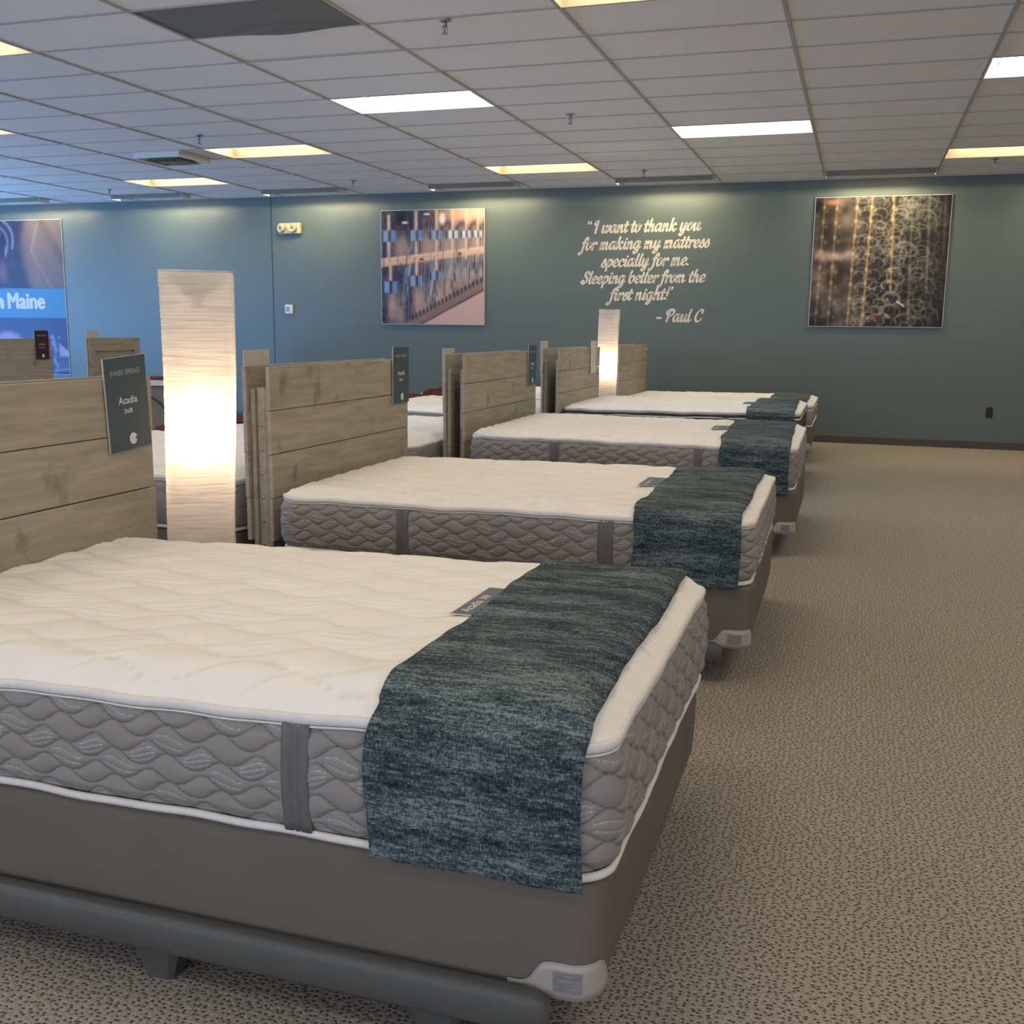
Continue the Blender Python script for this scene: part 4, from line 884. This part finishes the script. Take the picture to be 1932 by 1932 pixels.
def sign(x, yc, zc, label, face=1, texts=True, base=None, tilt=0, second='', name='Acadia', group='bed name cards on the headboards', tiny=True, w=.213, h=.314, lean=0, blank=False):
    t = empty('name_card', (x, yc, zc), 0, label, 'sign', group); t.rotation_euler = (tilt, lean, 0)
    s = face
    MB().box(-.0025, .0025, -w / 2, w / 2, -h / 2, h / 2).build('foam_board', M_signedge, t)
    if blank: return t
    e = .0005; px = s * (.0025 + .0008)
    V = [(px, -w / 2 + .001, -h / 2 + .0005), (px, w / 2 - .0005, -h / 2 + .0005), (px, w / 2 - .0005, h / 2 - .0005), (px, -w / 2 + .001, h / 2 - .0005)]
    if s < 0: V = V[::-1]
    link('printed_face', mesh_np('face', V, [(0, 1, 2, 3)], [base or M_sign]), t)
    pl = lambda a, b: (px + s * .0009, s * a, b)
    if texts:
        put_text('lettering', texts if isinstance(texts, str) else 'INNER SPRING', M_lett_grey, -.077, .072, .097, .018, pl, t, .03)
        put_text('lettering', name, M_lett, -.048, .050, .000, .025 if len(name) < 8 else .017, pl, t, .03)
        put_text('lettering', second, M_lett, -.018 - .002 * len(second) if len(second) < 6 else -.045, .014 + .002 * len(second) if len(second) < 6 else .045, -.033, .016 if len(second) < 6 else .010, pl, t, .03)
    # round emblem with a notch
    n = 24; R = .0195; V = []
    for k in range(n):
        a = 2 * PI * k / n; rr_ = R * (.35 if k == 0 else 1); V.append(pl(rr_ * math.cos(a) + .012, rr_ * math.sin(a) * 1.02 - .122))
    link('emblem', mesh_np('emblem', V + [pl(.012 - .004, -.122)], [(k, (k + 1) % n, n) for k in range(n)], [M_lett]), t)
    return t

RUN = 'teal runners across the bed ends'
GR = ('bed frames of the right row', 'box springs of the right row', 'mattresses of the right row')
GL = ('bed frames of the left row', 'box springs of the left row', 'mattresses of the left row')
def card(ox, oy, rz, B_, x, y, label, ang=0, big=True):
    z = B_.zsurf(x, y) + .0055
    t = empty('mattress_card', (ox, oy, 0), rz, label, 'sign', 'name cards tucked under the runners')
    hx_, hy_ = .055, .135; c_, s_ = math.cos(ang), math.sin(ang)
    def P3(a, b, dz=0): return (x + a * c_ - b * s_, y + a * s_ + b * c_, z + dz)
    def slab(a0, a1, b0, b1, d0, d1, nm, m, par):
        V = [P3(a, b, d) for d in (d0, d1) for b in (b0, b1) for a in (a0, a1)]
        return link(nm, mesh_np(nm, V, [(0, 2, 3, 1), (4, 5, 7, 6), (0, 1, 5, 4), (2, 6, 7, 3), (0, 4, 6, 2), (1, 3, 7, 5)], [m]), par)
    slab(-hx_, hx_, -hy_, hy_, 0, .002, 'card', M_signedge, t); slab(-hx_ + .004, hx_, -hy_ + .004, hy_ - .004, .0021, .0026, 'printed_face', M_slate, t)
    pl = lambda a, b: P3(-b, a, .0032)
    put_text('lettering', 'Acadia', M_lett, -.110, -.005, .016, .026, pl, t, .012)
    put_text('lettering', '368' if big else 'Firm', M_lett, .012, .050, .018, .021, pl, t, .012)
    return t

# bed 1 : nearest, full size
ox, oy, rz = -.372, 1.685, .006
t1, B1 = make_bed(ox, oy, rz, 1.955, 1.265, .148, .378, .600, .638, .055, near_step=.0026, foot_step=.004, vstep=.0026, topstep=.0075, handles=(-.605, -1.47), seed=1, box_out=-.006,
    lab=('dark grey plastic bed frame with tapered legs under the nearest bed', 'taupe box spring of the nearest bed, white corner guard in front', 'nearest white quilted mattress with wavy grey border in the foreground'), groups=GR)
runner(ox, oy, rz, B1, .375, -.448, -.034, -.452, -.038, M_runner, 'teal woven runner on the nearest bed in the foreground', RUN, 1)
card(ox, oy, rz, B1, -.448, .68, 'slate card reading Acadia tucked under the nearest runner', -.02)
# law tag on the foot
o = MB().box(0, .004, -.045, .045, -.012, .012, .001).build('care_tag', mat('dark_tag', (.05, .05, .055), .7, .2, var=(200, .3), c2=(.25, .25, .25)), t1); o.location = (.012, .86, .095); o.rotation_euler = (-.5, 0, 0)
headboard(-2.352, 1.70, 3.105, 'grey-brown plank headboard of the nearest bed at the left edge', 1, False, 3)
headboard(-2.487, 1.70, 3.10, 'plank headboard standing back to back behind the nearest headboard', -1, False, 4)
sign(-2.344, 2.963, 1.094, 'large teal card INNER SPRING Acadia 368 on the nearest headboard', tilt=.07, second='368', lean=.012)

# bed 2 : queen
ox2, oy2, rz2 = -.345, 3.98, .018
t2, B2 = make_bed(ox2, oy2, rz2, 2.01, 1.41, .148, .392, .622, .634, .034, near_step=.0036, foot_step=.006, vstep=.0036, topstep=.012, handles=(-.56, -1.425), seed=5, box_out=.012,
    lab=('dark grey plastic bed frame under the second bed', 'taupe box spring of the second bed with a white corner guard', 'white mattress with grey wavy border on the second bed from the front'), groups=GR)
runner(ox2, oy2, rz2, B2, .385, -.448, -.036, -.46, -.04, M_runner, 'teal woven runner on the second bed from the front', RUN, 4)
card(ox2, oy2, rz2, B2, -.49, .72, 'small slate card under the runner of the second bed', -.02, False)
headboard(-2.45, 4.055, 5.54, 'plank headboard of the second bed, right of the large paper lamp', 1, False, 8)
headboard(-2.585, 4.045, 5.50, 'headboard back to back with the second headboard, bolted post showing', -1, True, 9)
sign(-2.441, 5.425, 1.092, 'teal Acadia card on the far end of the second headboard', second='Firm', tilt=.01, lean=.01)
sign(-2.592, 4.178, 1.092, 'pale back of a card above the second headboard, beside the large lamp', face=-1, texts=False)

# bed 3
ox3, oy3, rz3 = -.325, 6.44, .014
t3, B3 = make_bed(ox3, oy3, rz3, 2.06, 1.60, .148, .412, .662, .655, .036, near_step=.005, foot_step=.01, vstep=.005, topstep=.018, handles=(-.575, -1.49), seed=9, box_out=.02,
    lab=('dark plastic bed frame under the third bed', 'taupe box spring of the third bed from the front', 'white mattress with grey wavy border on the third bed from the front'), groups=GR)
runner(ox3, oy3, rz3, B3, .385, -.445, -.03, -.50, -.06, M_runner, 'teal woven runner on the third bed from the front', RUN, 7)
card(ox3, oy3, rz3, B3, -.53, .80, 'dark card edge under the runner of the third bed', 0, False)
headboard(-2.50, 6.60, 8.24, 'plank headboard of the third bed in the middle of the row', 1, False, 12)
headboard(-2.655, 6.59, 8.20, 'headboard back to back with the third headboard, black gap between', -1, False, 13)
sign(-2.491, 8.095, 1.068, 'narrow-looking teal card on the far end of the third headboard', second='Plush', tilt=.008, lean=.01)
sign(-2.662, 6.71, 1.06, 'pale back of a card above the third headboard', face=-1, texts=False)

# bed 4 : pillow top with dark band
ox4, oy4, rz4 = -.445, 9.02, .008
t4, B4 = make_bed(ox4, oy4, rz4, 2.03, 1.50, .148, .402, .655, .672, .036, near_step=.012, foot_step=.02, vstep=.01, topstep=.03, style='dark', handles=(), seed=14, pillow=True,
    lab=('dark plastic bed frame under the fourth bed', 'taupe box spring of the fourth bed, mostly hidden', 'white pillow-top mattress with a dark band on the fourth bed'), groups=GR)
runner(ox4, oy4, rz4, B4, .50, -.425, -.03, -.43, -.06, M_runner, 'teal woven runner on the fourth bed from the front', RUN, 11)
card(ox4, oy4, rz4, B4, -.46, .65, 'tiny dark card under the runner of the fourth bed', 0, False)
headboard(-2.50, 8.965, 10.45, 'plank headboard of the fourth bed, left of the far paper lamp', 1, False, 17)
headboard(-2.672, 8.955, 10.50, 'headboard back to back with the fourth headboard', -1, False, 18)
sign(-2.491, 10.15, 1.085, 'blank pinkish white card partly hidden by the far paper lamp', blank=True)
sign(-2.679, 9.07, 1.09, 'pale back of a card above the fourth headboard', face=-1, texts=False)

# bed 5 : farthest
ox5, oy5, rz5 = -.425, 11.15, .004
t5, B5 = make_bed(ox5, oy5, rz5, 2.05, 1.55, .148, .385, .575, .600, .045, near_step=.012, foot_step=.02, vstep=.01, topstep=.03, style='plain', handles=(), seed=19, pillow=True,
    lab=('dark plastic bed frame under the farthest bed', 'taupe box spring of the farthest bed near the green wall', 'farthest mattress of the row, cream top next to the green wall'), groups=GR)
runner(ox5, oy5, rz5, B5, .40, -.45, -.05, -.47, -.06, M_runner, 'dark teal runner on the farthest bed, behind the fourth runner', RUN, 15)
hb5 = headboard(-2.50, 11.40, 12.95, 'farthest plank headboard, right of the far paper lamp', 1, False, 21)
MB().box(.0005, .002, -.05, .03, -.02, .02).build('sticker', M_signedge, hb5, loc=(0, .72, 1.12))
headboard(-2.672, 11.40, 12.93, 'headboard back to back with the farthest headboard', -1, False, 22)

# left row, heads towards the right row (rotated by half a turn)
LR = [(1.72, 1.36, 'first', 'nearest'), (4.15, 1.52, 'second', 'second'), (6.20, 1.85, 'third', 'third'), (8.85, 1.55, 'fourth', 'fourth'), (11.05, 1.6, 'fifth', 'farthest')]
for n, (y, W, a_, b_) in enumerate(LR):
    tL, BL = make_bed(-4.74, y + W, PI, 2.02, W, .148, .40 if n < 2 else .37, .640 if n < 2 else .585, .650 if n < 2 else .60, .045, near_step=.02, foot_step=.02, vstep=.008, topstep=.022, style='lobes', seed=30 + n, far_fine=True,
        lab=('bed frame of the %s bed in the left row' % a_, 'box spring of the %s bed in the left row' % a_, 'white mattress of the %s bed in the left row, behind the headboards' % a_), groups=GL)
    runner(-4.74, y + W, PI, BL, .42, -.45, -.04, -.45, -.04, M_runner_m, 'maroon runner on the %s bed of the left row' % b_, 'maroon runners of the left row', n, .22)

# things far left beyond the left row
hbp = headboard(-8.80, 8.35, 9.86, 'plank headboard with a maroon card at the left edge', 1, False, 41)
sign(-8.790, 9.70, 1.108, 'maroon card on the headboard at the left edge', base=M_sign_m, texts='INNER SPRING', name='New Castle', second='Mattress Foam', w=.215, h=.32)
tb = empty('headboard', (-8.93, 11.1, 0), 0, 'back of a framed plank headboard in front of the blue wall', 'headboard', 'plank headboards')
for (a, b) in ((.986, 1.180), (.791, .983), (.592, .788), (.397, .589)): MB().box(-.022, 0, -.50, .50, a, b, .002).build('plank', M_wood, tb)
for y in (-.43, .41): MB().box(.001, .024, y - .05, y + .05, 0, 1.175, .002).build('post', M_wood, tb)
MB().box(.001, .022, -.378, .358, 1.02, 1.165, .002).build('batten', M_wood, tb)
sign(-8.956, 10.74, 1.10, 'pale card behind the framed headboard by the blue wall', face=-1, texts=False)

# counter glimpsed between the nearest headboard and the large lamp
t = empty('counter', (-5.11, 7.2, 0), 0, 'beige counter with a maroon top glimpsed left of the large lamp', 'counter')
MB().box(-.25, .22, -.25, .25, 0, .88, .01).build('body', mat('beige_laminate', (.20, .155, .105), .6, .3, var=(6, .4)), t)
MB().box(-.26, .23, -.27, .27, .88, .925, .004).build('edge_band', M_signedge, t)
MB().box(-.26, .23, -.27, .27, .925, .955, .006).build('worktop', mat('maroon_laminate', (.10, .015, .02), .4, .4, var=(6, .4)), t)
o = MB().tube([(-.24, -.256, .80), (-.15, -.262, .79), (-.05, -.262, .73), (0, -.258, .62)], .006, 8).build('cable', M_dark, t, True)

# ---------------------------------------------------------------- paper floor lamps
def paper_mat():
    m = bpy.data.materials.new('crinkled_rice_paper'); m.use_nodes = True; nt = m.node_tree; L = nt.links.new
    out = nt.nodes['Material Output']; nt.nodes.remove(nt.nodes['Principled BSDF'])
    tc = node(nt, 'ShaderNodeTexCoord'); mp = node(nt, 'ShaderNodeMapping'); mp.inputs['Scale'].default_value = (5, 5, 75); L(tc.outputs['Object'], mp.inputs[0])
    n = node(nt, 'ShaderNodeTexNoise'); n.inputs['Scale'].default_value = 1.2; n.inputs['Detail'].default_value = 4; n.inputs['Distortion'].default_value = .4; L(mp.outputs[0], n.inputs[0])
    bp = node(nt, 'ShaderNodeBump'); bp.inputs['Strength'].default_value = .8; bp.inputs['Distance'].default_value = .005; L(n.outputs[0], bp.inputs['Height'])
    cr = node(nt, 'ShaderNodeValToRGB'); cr.color_ramp.elements[0].position = .30; cr.color_ramp.elements[0].color = (.66, .61, .54, 1); cr.color_ramp.elements[1].position = .55; cr.color_ramp.elements[1].color = (.80, .76, .69, 1); L(n.outputs[0], cr.inputs[0])
    d = node(nt, 'ShaderNodeBsdfDiffuse'); tr = node(nt, 'ShaderNodeBsdfTranslucent'); L(bp.outputs[0], d.inputs['Normal']); L(cr.outputs[0], d.inputs[0]); L(cr.outputs[0], tr.inputs[0]); L(bp.outputs[0], tr.inputs['Normal'])
    mx = node(nt, 'ShaderNodeMixShader'); mx.inputs[0].default_value = .45; L(d.outputs[0], mx.inputs[1]); L(tr.outputs[0], mx.inputs[2]); L(mx.outputs[0], out.inputs[0])
    return m
M_rice = paper_mat()
M_wire = mat('white_wire_frame', (.7, .68, .62), .4, .4, var=(30, .3))
def paper_lamp(x, y, rot, half, H, label, seed, power):
    t = empty('paper_floor_lamp', (x, y, 0), rot, label, 'floor lamp', 'square rice paper floor lamps')
    nz = 150; rr_ = np.random.RandomState(seed); corners = [(-1, -1), (1, -1), (1, 1), (-1, 1)]; npf = 10
    ring = []
    for i in range(4):
        a = np.array(corners[i]); b = np.array(corners[(i + 1) % 4])
        for q in np.linspace(0, 1, npf, endpoint=False):
            fold = -.035 * (1 - abs(q - .5) * 2) ** 1.0   # each side creased slightly inward
            p = a + (b - a) * q; n_ = np.array((b - a)[::-1] * np.array((1, -1))) / 2; ring.append((p + n_ * fold))
    ring = np.array(ring) * half
    V = np.zeros((len(ring), nz, 3)); Z = np.linspace(.03, H, nz); jit = rr_.randn(len(ring), nz) * .0010
    sway = .004 * np.sin(Z * 5 + seed); tap = 1 + .07 * (Z - 1.0); lean = .016 * (Z - 1.5)
    V[..., 0] = ring[:, 0][:, None] * (1 + jit * 4) * tap + sway + lean; V[..., 1] = ring[:, 1][:, None] * (1 + jit * 4) * tap; V[..., 2] = Z[None] + .004 * np.sin(np.arange(len(ring)) * .7)[:, None] * (Z / H)[None]
    link('paper_shade', mesh_np('shade', V.reshape(-1, 3), grid_faces(len(ring), nz, True), [M_rice], True), t)
    for z in (.03, H): MB().tube([(cx_ * half * (1 + .07 * (z - 1)) + .016 * (z - 1.5), cy_ * half * (1 + .07 * (z - 1)), z) for cx_, cy_ in corners + [corners[0]]], .003, 6).build('wire_ring', M_wire, t, True)
    tp = 1 + .07 * (H - 1); hf = half * tp * .945; xo_ = .016 * (H - 1.5)
    link('folded_flap', mesh_np('flap', [(-hf + xo_, -hf, H - .005), (hf + xo_, -hf, H - .005), (xo_, -hf, H - .135)], [(0, 1, 2)], [M_rice]), t)
    MB().box(-half * .8, half * .8, -half * .8, half * .8, .0, .022, .006).build('base', M_dark, t)
    MB().tube([(0, 0, .02), (0, 0, .88)], .008, 10).build('stem', M_dark, t, True)
    MB().lathe([(.001, .88), (.018, .881), (.02, .92), (.001, .921)], n=14).build('bulb_socket', M_wire, t, True)
    # bulb
    bm_ = emis('bulb_glow', (1, .73, .48), power) if 'bulb_glow' not in bpy.data.materials else bpy.data.materials['bulb_glow']
    MB().lathe([(.001, .92), (.014, .925), (.028, .955), (.034, .985), (.028, 1.015), (.012, 1.03), (.001, 1.032)], n=20).build('bulb', bm_, t, True)
paper_lamp(-2.348, 3.40, math.radians(32), .1245, 1.548, 'tall lit rice paper lamp between the first and second beds', 2, 170)
paper_lamp(-2.50, 10.85, math.radians(8), .098, 1.555, 'small-looking lit paper lamp between the fourth and farthest headboards', 5, 170)
